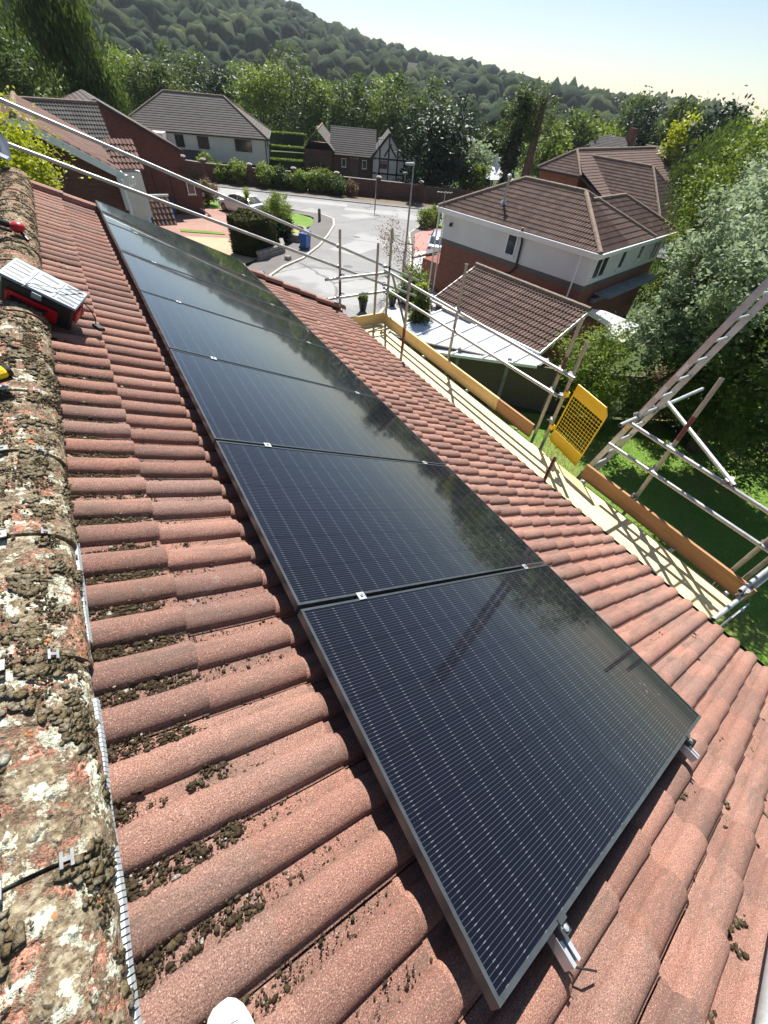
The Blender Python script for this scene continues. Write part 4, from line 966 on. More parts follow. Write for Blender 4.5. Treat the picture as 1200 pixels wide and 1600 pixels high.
raw('roof_sheet', V, F, MT['poly'], lt)
mb = MB()
for a in (.95, 1.9, 2.85, 3.8, 4.7, 5.6, 6.3):
    b0 = lfront(a); fz = (b0 + .08) / -3.07; mb.beam(Gf.p(a, b0, z1 - .30 * fz + .03), Gf.p(a, -.1, z1 + .03), .05, .03)
mb.beam(Gf.p(.9, -3.15, z1 - .34), Gf.p(2.9, -3.15, z1 - .34), .05, .1); mb.beam(Gf.p(2.9, -3.15, z1 - .34), Gf.p(6.3, lfront(6.3), z1 - .12), .05, .1)
emit('frame', mb, MT['upvc'], lt)
mb = MB(); mb.beam(Gf.p(.9, -.2, z1 + .06), Gf.p(2.5, -.15, z1 + .06), .16, .1); emit('flashing', mb, MT['galv2'], lt)
# white tarpaulin canopy beyond the garage
tp = thing('canopy_tent', 'white fabric canopy behind the garage, beside the large tree', 'canopy', (18.2, 11.2, -7.6))
mb = MB(); mb.add([(16.6, 11.9, -5.7), (18.0, 9.9, -5.75), (20.4, 10.6, -5.6), (19.6, 12.9, -5.55), (18.3, 11.4, -4.95)], [(0, 1, 4), (1, 2, 4), (2, 3, 4), (3, 0, 4)]); emit('cover', mb, MT['white'], tp)
mb = MB()
for q in ((16.6, 11.9), (18.0, 9.9), (20.4, 10.6), (19.6, 12.9)): mb = MB(); mb.tube((q[0], q[1], -7.7), (q[0], q[1], -5.7), .03, 8); emit('pole', mb, MT['galv'], tp)
# second white canopy by the hip corner
tp = thing('canopy_tent', 'white pointed canopy just past the right corner of the white and brick house', 'canopy', (30.6, 15.8, -8))
mb = MB(); mb.add([(29.2, 16.6, -4.9), (30.2, 14.2, -5.0), (33.2, 15.0, -4.9), (32.2, 17.6, -4.8), (31.2, 16.0, -3.2)], [(0, 1, 4), (1, 2, 4), (2, 3, 4), (3, 0, 4)]); emit('cover', mb, MT['white'], tp)
mb = MB()
for q in ((29.2, 16.6), (30.2, 14.2), (33.2, 15.0), (32.2, 17.6)): mb = MB(); mb.tube((q[0], q[1], -8), (q[0], q[1], -4.9), .04, 8); emit('pole', mb, MT['galv'], tp)
# house behind, brown hips
N2 = Fr((37.6, 36.2), (41.4, 19.5)); n2 = thing('detached_house', 'large red brick house with a brown hipped roof rising behind the white and brick house', 'house', (44, 30, -9))
n2f = Fr((40.0, 37.8), (41.1, 33.2)); zz = -3.6
mb = MB(); wallbox(mb, n2f, .3, 4.5, .3, 22.3, -9.6, zz); wallbox(mb, n2f, 4.5, 8.6, .3, 22.3, -9.6, -5.5); wallbox(mb, n2f, 8.6, 12.4, 1.5, 7.9, -9.6, -5.45); emit('wall', mb, MT['brick'], n2)
mb = MB(); rm = MB(); zr2 = -2.05; hw2 = 2.365
sf = math.hypot(9.05 - hw2, 3.45); up1 = n2f.t * -(9.05 - hw2) + Vector((0, 0, 3.45))
face(mb, n2f.p(9.05, 0, -5.5), n2f.n, up1, [(0, 0), (22.5, 0), (22.5, sf), (2.4, sf), (0, sf * .646)], gauge=.36, rolls=False)
face(mb, n2f.p(0, 22.5, zz), n2f.n * -1, n2f.t * hw2 + Vector((0, 0, 1.55)), [(0, 0), (22.5, 0), (20.1, 2.83), (0, 2.83)], gauge=.36)
face(mb, n2f.p(0, 0, zz), n2f.t, n2f.n * 2.4 + Vector((0, 0, 1.55)), [(0, 0), (4.73, 0), (hw2, 2.857)], gauge=.34, seed=71)
ridge_line(rm, n2f.p(hw2, 2.4, zr2 + .05), n2f.p(hw2, 22.5, zr2 + .05), .14); ridge_line(rm, n2f.p(0, 0, zz + .05), n2f.p(hw2, 2.4, zr2 + .05), .13); ridge_line(rm, n2f.p(4.73, 0, zz + .05), n2f.p(hw2, 2.4, zr2 + .05), .13)
hip(mb, rm, n2f, 1.5, 12.45, 1.35, 8.05, -5.4, .8, ga=.34, ends=(0, 1))
rf = emit('roof', mb, MT['tileN'], n2); emit('ridge', rm, MT['ridgeN'], rf)
mb = MB()
for a, b in ((n2f.p(-.05, -.1, zz - .05), n2f.p(4.73, -.1, zz - .05)), (n2f.p(4.73, -.05, zz - .02), n2f.p(9.05, -.05, -5.52)), (n2f.p(9.1, 0, -5.55), n2f.p(9.1, 22.5, -5.55)), (n2f.p(12.8, 1, -5.45), n2f.p(12.8, 8.4, -5.45))): mb.beam(a, b, .1, .16)
emit('gutter', mb, MT['gutter'], n2); window(n2, n2f, 4.0, -6.6, 1.3, 1.1, 'end', b=12.4, mull=1)
# left neighbour 1: gable towards us, white bargeboards
l1 = thing('brick_house', 'dark brick house with white bargeboards directly behind the far end of the ridge', 'house', (-1.2, 30, -8))
Yg = 24.0; ap = (-1.12, -.55); rt_ = (1.66, -2.02); lf = (-4.4, -2.28); zb_ = -8
mb = MB(); mb.prism([(lf[0] + .2, Yg, zb_), (rt_[0] - .2, Yg, zb_), (rt_[0] - .2, Yg, rt_[1]), (ap[0], Yg, ap[1] - .05), (lf[0] + .2, Yg, lf[1] + .1)], (0, 9.0, 0)); emit('wall', mb, MT['brick_dark'], l1)
mb = MB(); s2 = Vector((ap[0] - rt_[0], 0, ap[1] - rt_[1])); 
face(mb, (rt_[0], Yg - .25, rt_[1] + .06), (0, 1, 0), s2, [(0, 0), (9.3, 0), (9.3, s2.length), (0, s2.length)], seed=21)
s3 = Vector((ap[0] - lf[0], 0, ap[1] - lf[1])); face(mb, (lf[0], Yg - .25, lf[1] + .06), (0, 1, 0), s3, [(0, 0), (9.3, 0), (9.3, s3.length), (0, s3.length)], seed=22)
rm = MB(); ridge_line(rm, (ap[0], Yg - .25, ap[1] + .1), (ap[0], Yg + 9, ap[1] + .1)); rf = emit('roof', mb, MT['tileR'], l1); emit('ridge', rm, MT['ridgeN'], rf)
mb = MB(); mb.beam((ap[0], Yg - .26, ap[1] - .07), (rt_[0] + .1, Yg - .26, rt_[1] - .12), .04, .24); mb.beam((ap[0], Yg - .265, ap[1] - .07), (lf[0] - .1, Yg - .265, lf[1] - .12), .04, .24); mb.beam((rt_[0] + .05, Yg - .2, rt_[1] - .05), (rt_[0] + .05, Yg + 9, rt_[1] - .05), .1, .1)
emit('bargeboard', mb, MT['upvc'], l1)
mb = MB(); mb.box((1.68, Yg - .2, -2.65), (.42, .25, 1.15)); emit('corner_pilaster', mb, MT['render'], l1)
mb = MB(); mb.tube((1.62, Yg - .42, -2.2), (1.62, Yg - .42, -8), .05, 8); emit('downpipe', mb, MT['upvc'], l1); mb = MB(); mb.path([(2.05, Yg - .5, -2.1), (2.05, Yg - .4, -2.35), (1.85, Yg - .35, -2.5)], .04, 8); emit('downpipe', mb, MT['upvc'], l1)
mb = MB(); mb.box((-.62, Yg - .03, -2.25), (.2, .05, .42)); emit('air_vent', mb, MT['stone'], l1)
# a projecting front wing roof
mb = MB(); face(mb, (1.55, Yg + .4, -2.0), (1, 0, 0), (0, 1.3, .75), [(0, 0), (1.1, 0), (1.1, 1.6), (0, 1.6)], seed=23); emit('bay_roof', mb, MT['tileR'], l1)
mb = MB(); wallbox(mb, Fr((1.6, Yg + .5), (2.5, Yg + .5)), 0, .9, 0, 2, -8, -2.1); emit('bay', mb, MT['render'], l1)
# small porch roof of light tiles
mb = MB(); face(mb, (2.35, Yg + .3, -3.95), (1, 0, 0), (0, .8, .9), [(0, 0), (1.05, 0), (1.05, 1.2), (0, 1.2)], pitch=.34, gauge=.25, seed=24); emit('porch_roof', mb, MT['tileR'], l1)
mb = MB(); mb.beam((2.32, Yg + .3, -3.95), (2.32, Yg + 1.1, -3.05), .12, .12); mb.beam((2.3, Yg + 1.15, -3.0), (3.45, Yg + 1.15, -3.0), .06, .08); emit('porch_bargeboard', mb, MT['upvc'], l1)
# left neighbour 2, with lean-to garage
l2 = thing('brick_house', 'dark brick house with a small white window facing the driveway and the parked white car', 'house', (4, 48, -8.3))
Y2 = 46.3
def onY(x, z): return (x, Y2, z)
mb = MB(); mb.prism([onY(-4, -8.6), onY(8.25, -8.6), onY(8.25, -3.75), onY(3.2, -1.2), onY(-4, -3.6)], (0, 9, 0)); mb.prism([onY(8.25, -8.6), onY(9.3, -8.6), onY(9.35, -6.15), onY(8.25, -5.05)], (0, 8.99, 0)); emit('wall', mb, MT['brick_dark'], l2)
mb = MB(); s2 = Vector((3.2 - 8.55, 0, 2.75)); face(mb, (8.55, Y2 - .3, -3.95), (0, 1, 0), s2, [(0, 0), (9.4, 0), (9.4, s2.length), (0, s2.length)], rolls=False, seed=31); s3 = Vector((3.2 + 4.3, 0, 2.6)); face(mb, (-4.3, Y2 - .3, -3.8), (0, 1, 0), s3, [(0, 0), (9.4, 0), (9.4, s3.length), (0, s3.length)], rolls=False, seed=32)
s4 = Vector((7.9 - 9.75, 0, -4.9 + 6.5)); face(mb, (9.75, Y2 - .2, -6.5), (0, 1, 0), s4, [(0, 0), (9.3, 0), (9.3, s4.length), (0, s4.length)], rolls=False, seed=33)
emit('roof', mb, MT['tileG'], l2)
mb = MB(); mb.beam((8.65, Y2 - .3, -4.08), (3.2, Y2 - .3, -1.28), .06, .22); mb.beam((9.8, Y2 - .2, -6.58), (7.9, Y2 - .2, -4.98), .05, .18); emit('bargeboard', mb, MT['darkwood'], l2)
F2 = Fr((0, Y2), (10, Y2)); window(l2, F2, 8.52, -6.2, .62, 1.05, b=0, glass='glass')
mb = MB(); mb.lathe((4.9, Y2 - .05, -5.0), [(.12, 0), (.12, .1), (.04, .15)], 8); mb.box((4.9, Y2 - .03, -5.2), (.1, .1, .14)); emit('wall_lamp', mb, MT['black'], l2)
mb = MB(); mb.beam((5.7, Y2 - .02, -4.6), (5.9, Y2 - .02, -8.2), .05, .05, up=(0, 1, 0)); emit('downpipe', mb, MT['darkwood'], l2); mb = MB(); mb.beam((7.0, Y2 - .02, -4.9), (7.1, Y2 - .02, -8.2), .06, .06, up=(0, 1, 0)); emit('downpipe', mb, MT['darkwood'], l2)
mb = MB(); mb.beam((8.9, Y2 - .8, -7.6), (9.6, Y2 - .6, -8.2), .5, .06); emit('ramp_board', mb, MT['upvc'], l2)
# a wing in front of it on the left, its tiles seen past the bargeboards
l3 = thing('brick_house', 'brick house whose dark tiled roof shows between the first two brick gables on the left', 'house', (-2, 38, -8.2))
mb = MB(); mb.box((-3.2, 40, -6.0), (11, 7, 4.8)); emit('wall', mb, MT['brick_dark'], l3)
mb = MB(); f3 = Fr((-8.9, 36.2), (2.6, 36.2)); rm = MB(); hip(mb, rm, f3, 0, 11.4, 0, 7.5, -3.6, .62, ends=(0, 0)); rf = emit('roof', mb, MT['tileG'], l3); emit('ridge', rm, MT['ridgeN'], rf)
# white rendered house across the road
Wf = Fr((11.2, 71.0), (22.3, 66.6)); wh = thing('white_house', 'white rendered house with dark window frames behind the brick garden wall', 'house', (18, 73, -9)); zW = -4.95
mb = MB(); wallbox(mb, Wf, -4.5, 12.0, 0, 9.5, -9.3, -7.6); emit('brick_wall', mb, MT['brick_dark'], wh)
mb = MB(); wallbox(mb, Wf, -4.55, 12.05, -.05, 9.55, -7.598, zW); wallbox(mb, Wf, -4.5, 0.6, -2.4, 0, -7.598, zW - .01); emit('rendered_wall', mb, MT['render'], wh)
mb = MB(); rm = MB(); hip(mb, rm, Wf, -4.55, 12.05, -.05, 9.55, zW, .62, ga=.36, rolls=False); rf = emit('roof', mb, MT['tileG'], wh); emit('ridge', rm, MT['ridgeN'], rf)
mb = MB(); mb.beam(Wf.p(-5, -.42, zW - .06), Wf.p(12.45, -.42, zW - .06), .12, .14); mb.beam(Wf.p(12.42, -.42, zW - .06), Wf.p(12.42, 9.9, zW - .06), .12, .14); mb.tube(Wf.p(12.0, -.15, zW), Wf.p(12.0, -.15, -9), .06, 8); mb.beam(Wf.p(-4, -.08, -7.6), Wf.p(12, -.08, -7.6), .06, .14); emit('gutter', mb, MT['darkwood'], wh)
for s, wd in ((1.9, 1.0), (4.6, 1.3), (9.3, 2.0)): window(wh, Wf, s, -5.75, wd, 1.15, b=-.05, mat='darkwood', mull=1 if wd < 1.5 else 2, sill=False)
for s in (5.5, 8.0, 10.6): window(wh, Wf, s, -8.3, 1.6, .9, b=0, mat='upvc', mull=1)
for s in (3, 5.5): window(wh, Wf, s, -5.7, .6, 1.0, 'end', b=12.05, mat='darkwood', sill=False)
mb = MB(); face(mb, Wf.p(1.2, -2.2, -7.6), Wf.t, Wf.n * 2.2 + Vector((0, 0, 1.1)), [(0, 0), (3.0, 0), (3.0, 2.4), (0, 2.4)], rolls=False); mb.prism([Wf.p(1.2, -2.1, -7.62), Wf.p(1.2, 0, -7.62), Wf.p(1.2, 0, -6.6)], Wf.t * .05); emit('porch_roof', mb, MT['tileG'], wh)
mb = MB(); wallbox(mb, Wf, 3.8, 4.1, -2.1, 0, -9.2, -7.55); wallbox(mb, Wf, 1.3, 1.6, -2.1, 0, -9.2, -7.55); emit('porch', mb, MT['render'], wh)
# half-timbered house
Tf = Fr((31.4, 66.5), (40.5, 61.5)); th = thing('half_timbered_house', 'dark brick house with a black and white half timbered gable across the road', 'house', (38, 68, -9.2)); zT = -6.2
mb = MB(); wallbox(mb, Tf, 0, 5.6, 0, 6, -9.6, zT); wallbox(mb, Tf, -3.6, 0.01, -1.0, 8, -9.6, zT + .4); emit('wall', mb, MT['brick_dark'], th)
mb = MB(); mb.prism([Tf.p(5.4, -.8, -9.6), Tf.p(9.8, -.8, -9.6), Tf.p(9.8, -.8, zT + .1), Tf.p(7.6, -.8, zT + 2.5), Tf.p(5.4, -.8, zT + .1)], Tf.n * 7); emit('rendered_gable', mb, MT['render'], th)
mb = MB(); face(mb, Tf.p(-.3, -.4, zT), Tf.t, Tf.n * 3.4 + Vector((0, 0, 2.6)), [(0, 0), (6.2, 0), (6.2, 4.28), (0, 4.28)], rolls=False)
for sgn in (1, -1):
    o_ = Tf.p(7.6 + sgn * 2.6, -1.1, zT - .2); s5 = (Tf.t * (-sgn * 2.6) + Vector((0, 0, 2.85))); face(mb, o_, Tf.n, s5, [(0, 0), (7.4, 0), (7.4, s5.length), (0, s5.length)], rolls=False)
hip(mb, rm := MB(), Tf, -3.6, 0.0, -1.0, 8, zT + .4, .9, rolls=False, ends=(0, 0)); rf = emit('roof', mb, MT['tileG'], th); emit('ridge', rm, MT['ridgeN'], rf)
mb = MB(); y = -.84
for a, z0_, b, z1_ in ((5.45, -9.3, 5.45, zT + .1), (6.4, -9.3, 6.4, zT + 1), (7.6, -9.3, 7.6, zT + 2.4), (8.8, -9.3, 8.8, zT + 1), (9.75, -9.3, 9.75, zT + .1), (7.0, zT + .3, 7.9, zT + 1.6), (8.6, zT + .3, 7.7, zT + 1.4)): mb.beam(Tf.p(a, y, z0_), Tf.p(b, y, z1_), .18, .06, up=Tf.n)
for z in (-7.7, zT + .05): mb.beam(Tf.p(5.4, y - .01, z), Tf.p(9.8, y - .01, z), .18, .06, up=Tf.n)
mb.beam(Tf.p(10.3, -1.12, zT - .35), Tf.p(7.6, -1.12, zT + 2.62), .06, .28); mb.beam(Tf.p(4.9, -1.12, zT - .35), Tf.p(7.6, -1.12, zT + 2.62), .06, .28); emit('timber_frame', mb, MT['darkwood'], th)
window(th, Tf, 6.95, -6.75, 1.0, .8, b=-.86, mat='darkwood', mull=1, sill=False); window(th, Tf, 3.0, -7.4, 1.3, 2.2, b=0, mat='darkwood', mull=2, sill=False); window(th, Tf, 1.6, -7.0, .6, .9, b=0, mat='upvc'); window(th, Tf, 4.4, -7.0, .6, .9, b=0, mat='upvc')
for s in (-2.8, -1.2): window(th, Tf, s, -6.9, .9, 1.0, b=-1.0, mat='darkwood')
# more distant house at the right, among the trees
hb = thing('brick_house', 'red brick house half hidden in the trees at the right, beyond the brown hipped roofs', 'house', (66, 38, -10))
hf = Fr((62, 42), (66, 34)); mb = MB(); wallbox(mb, hf, 0, 9, 0, 8, -11, -4.6); emit('wall', mb, MT['brick'], hb); mb = MB(); rm = MB(); hip(mb, rm, hf, 0, 9, 0, 8, -4.6, .6, rolls=False, ends=(0, 0)); emit('roof', mb, MT['tileG'], hb)
hb = thing('brick_house', 'house with a pale roof and chimney just above the farthest brown roof', 'house', (78, 56, -10))
hf = Fr((70, 60), (76, 50)); mb = MB(); wallbox(mb, hf, 0, 11, 0, 8, -11, -4.9); emit('wall', mb, MT['brick'], hb); mb = MB(); rm = MB(); hip(mb, rm, hf, 0, 11, 0, 8, -4.9, .6, rolls=False); emit('roof', mb, MT['tileG'], hb); mb = MB(); mb.box(hf.p(8, 4, -2.2), (.9, .9, 2.2)); emit('chimney', mb, MT['brick'], hb)
# ------------------------------------------------------------------ garden wall with piers across the road
wl = [(-6, 84.0), (7.5, 70.5), (12.3, 67.5), (14.1, 65.4), (18.8, 62.8), (23.6, 61.0), (28.2, 58.6), (32.8, 56.2), (37.4, 53.6)]
gw = thing('garden_wall', 'long dark brick garden wall with pale capped piers along the far side of the road', 'wall', (19, 62, -9))
mb = MB(); cp = MB()
for a, b in zip(wl[:-1], wl[1:]):
    za = gz(*a) + 1.75; zb = gz(*b) + 1.75; mb.add([(a[0], a[1], za - 2.2), (b[0], b[1], zb - 2.2), (b[0], b[1], zb), (a[0], a[1], za), (a[0] + .12, a[1] + .2, za - 2.2), (b[0] + .12, b[1] + .2, zb - 2.2), (b[0] + .12, b[1] + .2, zb), (a[0] + .12, a[1] + .2, za)], [(0, 1, 2, 3), (7, 6, 5, 4), (3, 2, 6, 7)])
    cp.beam((a[0] + .06, a[1] + .1, za + .03), (b[0] + .06, b[1] + .1, zb + .03), .34, .06)
emit('wall_panel', mb, MT['brick_dark'], gw); emit('coping', cp, MT['stone'], gw)
for q in wl:
    m = MB(); z = gz(*q); m.box((q[0] + .06, q[1] + .1, z + .8), (.5, .5, 2.5), rz=-.5); pr_ = emit('pier', m, MT['brick_dark'], gw); m = MB(); m.box((q[0] + .06, q[1] + .1, z + 2.09), (.62, .62, .08), rz=-.5); m.box((q[0] + .06, q[1] + .1, z + 2.17), (.42, .42, .08), rz=-.5); emit('pier_cap', m, MT['kerb'], pr_)
tf_ = thing('timber_fence', 'brown close boarded fence continuing from the end of the brick garden wall', 'fence', (45, 49, -9.5))
mb = MB(); 
for i in range(90):
    a = Vector((37.6, 53.4)).lerp(Vector((62, 38.5)), i / 90); b = Vector((37.6, 53.4)).lerp(Vector((62, 38.5)), (i + .95) / 90); z = gz(*a); mb.beam((a.x, a.y, z + .85), (b.x, b.y, z + .85), .03 + .02 * (i % 2), 1.8)
emit('boards', mb, simple('brown_fence_paint', (.10, .06, .045), .8, 0, .4, 1.5), tf_)
for i in range(11): 
    q = Vector((37.6, 53.4)).lerp(Vector((62, 38.5)), i / 10); m = MB(); m.box((q.x - .1, q.y - .1, gz(*q) + .95), (.12, .12, 2.0)); emit('fence_post', m, MT['wood_fence'], tf_)
# garden fence between the gardens: timber panels in concrete posts
fc = thing('garden_fence', 'dark timber panel fence with concrete posts below the lean-to roof', 'fence', (11.5, 9.7, -7.1))
fl_ = [(7.9, 14.3), (9.1, 12.95), (10.35, 11.6), (11.6, 10.2), (12.85, 8.9), (14.5, 7.9), (16.2, 6.9), (17.9, 6.1), (19.6, 5.3), (21.3, 4.6), (23, 3.9)]
for i, (a, b) in enumerate(zip(fl_[:-1], fl_[1:])):
    m = MB(); z = gz(*a)
    for k in range(12):
        p0 = Vector(a).lerp(Vector(b), (k + .06) / 12); p1 = Vector(a).lerp(Vector(b), (k + 1.08) / 12); m.beam((p0.x, p0.y, z + .9), (p1.x, p1.y, z + .9), .022 + .012 * (k % 2), 1.7)
    m.beam((a[0], a[1], z + 1.78), (b[0], b[1], z + 1.78), .08, .05)
    emit('fence_panel', m, MT['wood_fence'], fc)
    m = MB(); m.box((a[0], a[1], z + .85), (.13, .13, 2.05), rz=.8); emit('fence_post', m, MT['stone'], fc)

# ------------------------------------------------------------------ vegetation
def at(px, py, dist):
    """point at a horizontal distance from the camera position along the direction measured in the photograph"""
    d = right * ((px - 600) / 643.386) + down * ((py - 800) / 643.386) + fwd
    return CAM + d * (dist / math.hypot(d.x, d.y))
def leaves(name, blobs, n, size, mat, parent, seed=1, clump=34, spread=.2, aspect=.55, droop=0, inner=.5):
    g = np.random.default_rng(seed); vol = np.array([b[3] * b[4] * b[5] for b in blobs]) ** .8; cnt = (n * vol / vol.sum()).astype(int)
    C = []; T = []; S = []
    for b, k in zip(blobs, cnt):
        c = np.array(b[:3]); r = np.array(b[3:6]); m = max(8, int(clump))
        d = g.normal(size=(m, 3)); d /= np.linalg.norm(d, axis=1)[:, None]; rad = g.uniform(inner, 1.0, (m, 1)) ** .6; cc = c + d * rad * r; ct = g.uniform(0, 1, m)
        i = g.integers(0, m, k); sp = spread * g.uniform(.55, 1.3, m)
        p = cc[i] + g.normal(size=(k, 3)) * (sp[i][:, None] * r.mean()) * np.array([1, 1, .75])
        if droop: p[:, 2] -= np.abs(g.normal(size=k)) * droop
        C.append(p); T.append(np.clip(ct[i] * .6 + g.uniform(0, .4, k), 0, 1)); S.append(size * g.uniform(.6, 1.35, k))
    C = np.concatenate(C); T = np.concatenate(T); S = np.concatenate(S); k = len(C)
    a = g.normal(size=(k, 3)); a[:, 2] *= .6; a /= np.linalg.norm(a, axis=1)[:, None]
    u = g.normal(size=(k, 3)) + np.array([0, 0, .9]); b = np.cross(a, u); b /= np.linalg.norm(b, axis=1)[:, None] + 1e-9
    if droop: a = a * .4 + np.array([0, 0, -1.0]); a /= np.linalg.norm(a, axis=1)[:, None]
    a *= S[:, None]; b *= (S * aspect)[:, None]
    V = np.stack([C - a, C - b * .9 + a * .1, C + a, C + b * .9 + a * .1], 1).reshape(-1, 3); F = np.arange(4 * k).reshape(k, 4)
    return raw(name, V, F, MT[mat], parent, tone=np.repeat(T, 4))
def limbs(name, base, top, r, blobs, parent, mat='bark', seed=1):
    g = random.Random(seed); mb = MB(); base = Vector(base); top = Vector(top); pts = [base.lerp(top, k / 5) + Vector((g.gauss(0, r * .5), g.gauss(0, r * .5), 0)) * (k > 0) for k in range(6)]
    for k in range(5): mb.tube(pts[k], pts[k + 1], r * (1 - k * .15) * (1.25 if k == 0 else 1), 8, r2=r * (1 - (k + 1) * .15))
    for b in blobs:
        s = pts[g.randint(2, 5)]; e = Vector(b[:3]) + Vector((g.gauss(0, .2), g.gauss(0, .2), 0)) * b[3]; m = s.lerp(e, .5) + Vector((0, 0, -.08 * (e - s).length))
        mb.tube(s, m, r * .45, 6, r2=r * .3); mb.tube(m, e, r * .3, 6, r2=r * .08)
        for q in range(3): e2 = e + Vector((g.gauss(0, 1), g.gauss(0, 1), g.gauss(.2, .6))) * b[3] * .5; mb.tube(m.lerp(e, .7), e2, r * .14, 4, r2=r * .04)
    return emit(name, mb, MT[mat], parent, smooth=True)
def tree(name, label, cat, base, blobs, n, size, mat='leafA', r=.18, group=None, seed=1, mats=None, core=True, **k):
    t = thing(name, label, cat, base, group); top = Vector((sum(b[0] for b in blobs) / len(blobs), sum(b[1] for b in blobs) / len(blobs), sum(b[2] for b in blobs) / len(blobs)))
    limbs('trunk', base, top, r, blobs, t, seed=seed); leaves('crown', blobs, n, size, mat, t, seed, **k); return t
def G3(p, sink=.1): return (p[0], p[1], terrain(p[0], p[1]) - sink)
# the big tree right of the scaffold
bt = thing('tree', 'large tree with silvery green leaves filling the right side behind the ladder', 'tree', G3((16.4, 4.6)))
def B_(px, py, d, r, rz=.85): q = at(px, py, d); return (q.x, q.y, q.z, r, r, r * rz)
bl1 = [B_(1180, 400, 16.5, 2.1), B_(1125, 450, 16, 1.3), B_(1240, 450, 15, 2.4), B_(1195, 365, 18, 1.6), B_(1110, 520, 15.5, 1.6), B_(1060, 480, 15.5, .9), B_(1040, 530, 15, 1.0), B_(1010, 510, 15.2, .6), B_(1075, 400, 16.5, .7)]
bl2 = [B_(1170, 590, 15, 2.1), B_(1050, 590, 15, 1.35), B_(1140, 650, 16, 1.2), B_(1230, 650, 14.5, 2.2), B_(1270, 560, 13.5, 2.0), B_(1000, 625, 14.5, .8)]
limbs('trunk', G3((16.4, 4.6)), (15.2, 5.2, -2.2), .26, bl1 + bl2, bt); leaves('crown', bl1, 52000, .066, 'leafB', bt, 3, clump=75, spread=.10, inner=.3); leaves('lower_crown', bl2, 23000, .062, 'leafA', bt, 4, clump=60, spread=.11, inner=.3)
def shrub(name, label, cat, p, r, h, n, size, mat, group=None, seed=1, m=3, **k):
    g = random.Random(seed); t = thing(name, label, cat, G3(p, .05), group); z = gz(*p)
    bl = [(p[0] + g.gauss(0, r * .3), p[1] + g.gauss(0, r * .3), z + h * (.55 + .12 * g.random()), r * .8, r * .8, h * .48) for _ in range(m)]
    mb = MB(); 
    for _ in range(7): a = g.uniform(0, 6.28); mb.tube((p[0], p[1], z - .1), (p[0] + math.cos(a) * r * .6, p[1] + math.sin(a) * r * .6, z + h * .8), .03, 5, r2=.008)
    emit('stem', mb, MT['bark'], t); leaves('foliage', bl, n, size, mat, t, seed, **k); return t
q = at(930, 575, 15.6); shrub('bush', 'bright green leafy bush growing over the fence beside the garage gable', 'bush', (q.x, q.y), 1.2, 3.2, 9000, .055, 'leafD', seed=8, clump=40)
q = at(1000, 720, 13.2); shrub('bush', 'small grey green bush at the fence foot behind the ladder', 'bush', (14.2, 7.3), .5, 1.2, 4000, .04, 'leafB', seed=9)
shrub('bush', 'pale pink flowering bush in the shade below the large tree', 'bush', (15.9, 6.6), .75, 2.6, 4500, .05, 'leafF', seed=10)
for i, (x, y, r, h) in enumerate(((17.5, 2.2, 1.5, 2.6), (17.9, 4.6, 1.5, 3.0), (18.8, .2, 1.6, 2.8), (19.5, -2.5, 1.7, 3.0), (16.9, 5.9, 1.1, 2.2))):
    shrub('shrub', ['dark shrub at the back of the lawn, below the middle of the large tree', 'dark shrub behind the trunk of the large tree', 'dark shrub at the right edge behind the lawn', 'dark shrub at the far right behind the lawn, partly out of the picture', 'dark shrub against the fence left of the large tree trunk'][i], 'shrub', (x, y), r, h, 7000, .055, 'leafC', 'shrubs along the back of the lawn', seed=20 + i)
# conifer by the pale drive with yellow tips
yb = thing('conifer', 'golden tipped conifer bush between the pale drive and the lean-to', 'conifer', G3((10.45, 14.4)))
z0_ = gz(10.45, 14.4)
bl = [(10.45, 14.4, z0_ + .6 + .5 * k, .62 - .07 * k, .62 - .07 * k, .55) for k in range(5)]
leaves('foliage', bl, 15000, .04, 'hedge', yb, 5, clump=60, spread=.22); leaves('golden_tips', [(b[0] + .05, b[1] + .25, b[2] + .30, b[3] * .8, b[4] * .8, b[5] * .6) for b in bl[2:]], 4200, .045, 'leafE', yb, 6, clump=40, spread=.18)
mb = MB(); mb.tube((10.45, 14.4, z0_ - .1), (10.45, 14.4, z0_ + 2.4), .07, 8, r2=.02); emit('trunk', mb, MT['bark'], yb)
# thin sapling in front of the lamp post
sp = thing('sapling', 'thin branched sapling with sparse bronze leaves in front of the lamp post', 'tree', G3((15.6, 22.6)))
bl = [B_(622, 375, 27.4, 1.1, 1.1), B_(640, 400, 27.2, .9, 1.0), B_(610, 365, 27.5, .7)]
limbs('trunk', G3((15.6, 22.6)), (15.4, 22.6, -5.0), .05, bl * 2, sp, seed=3); leaves('crown', bl, 1500, .05, 'leafF', sp, 7, clump=26, spread=.25)
shrub('bush', 'low green plant clump at the foot of the thin sapling', 'bush', (15.5, 22.3), .85, 1.5, 4200, .07, 'leafD', seed=31, m=4)
shrub('bush', 'dark low bush beside the pale grey drive, behind the scaffold corner', 'bush', (14.2, 20.9), .9, 1.0, 4200, .05, 'leafC', seed=32)
q = at(612, 470, 17.5); shrub('bush', 'loose pink flowering plant beside the scaffold corner', 'bush', (q.x - .2, q.y - .2), .5, 1.2, 900, .05, 'leafF', seed=33)
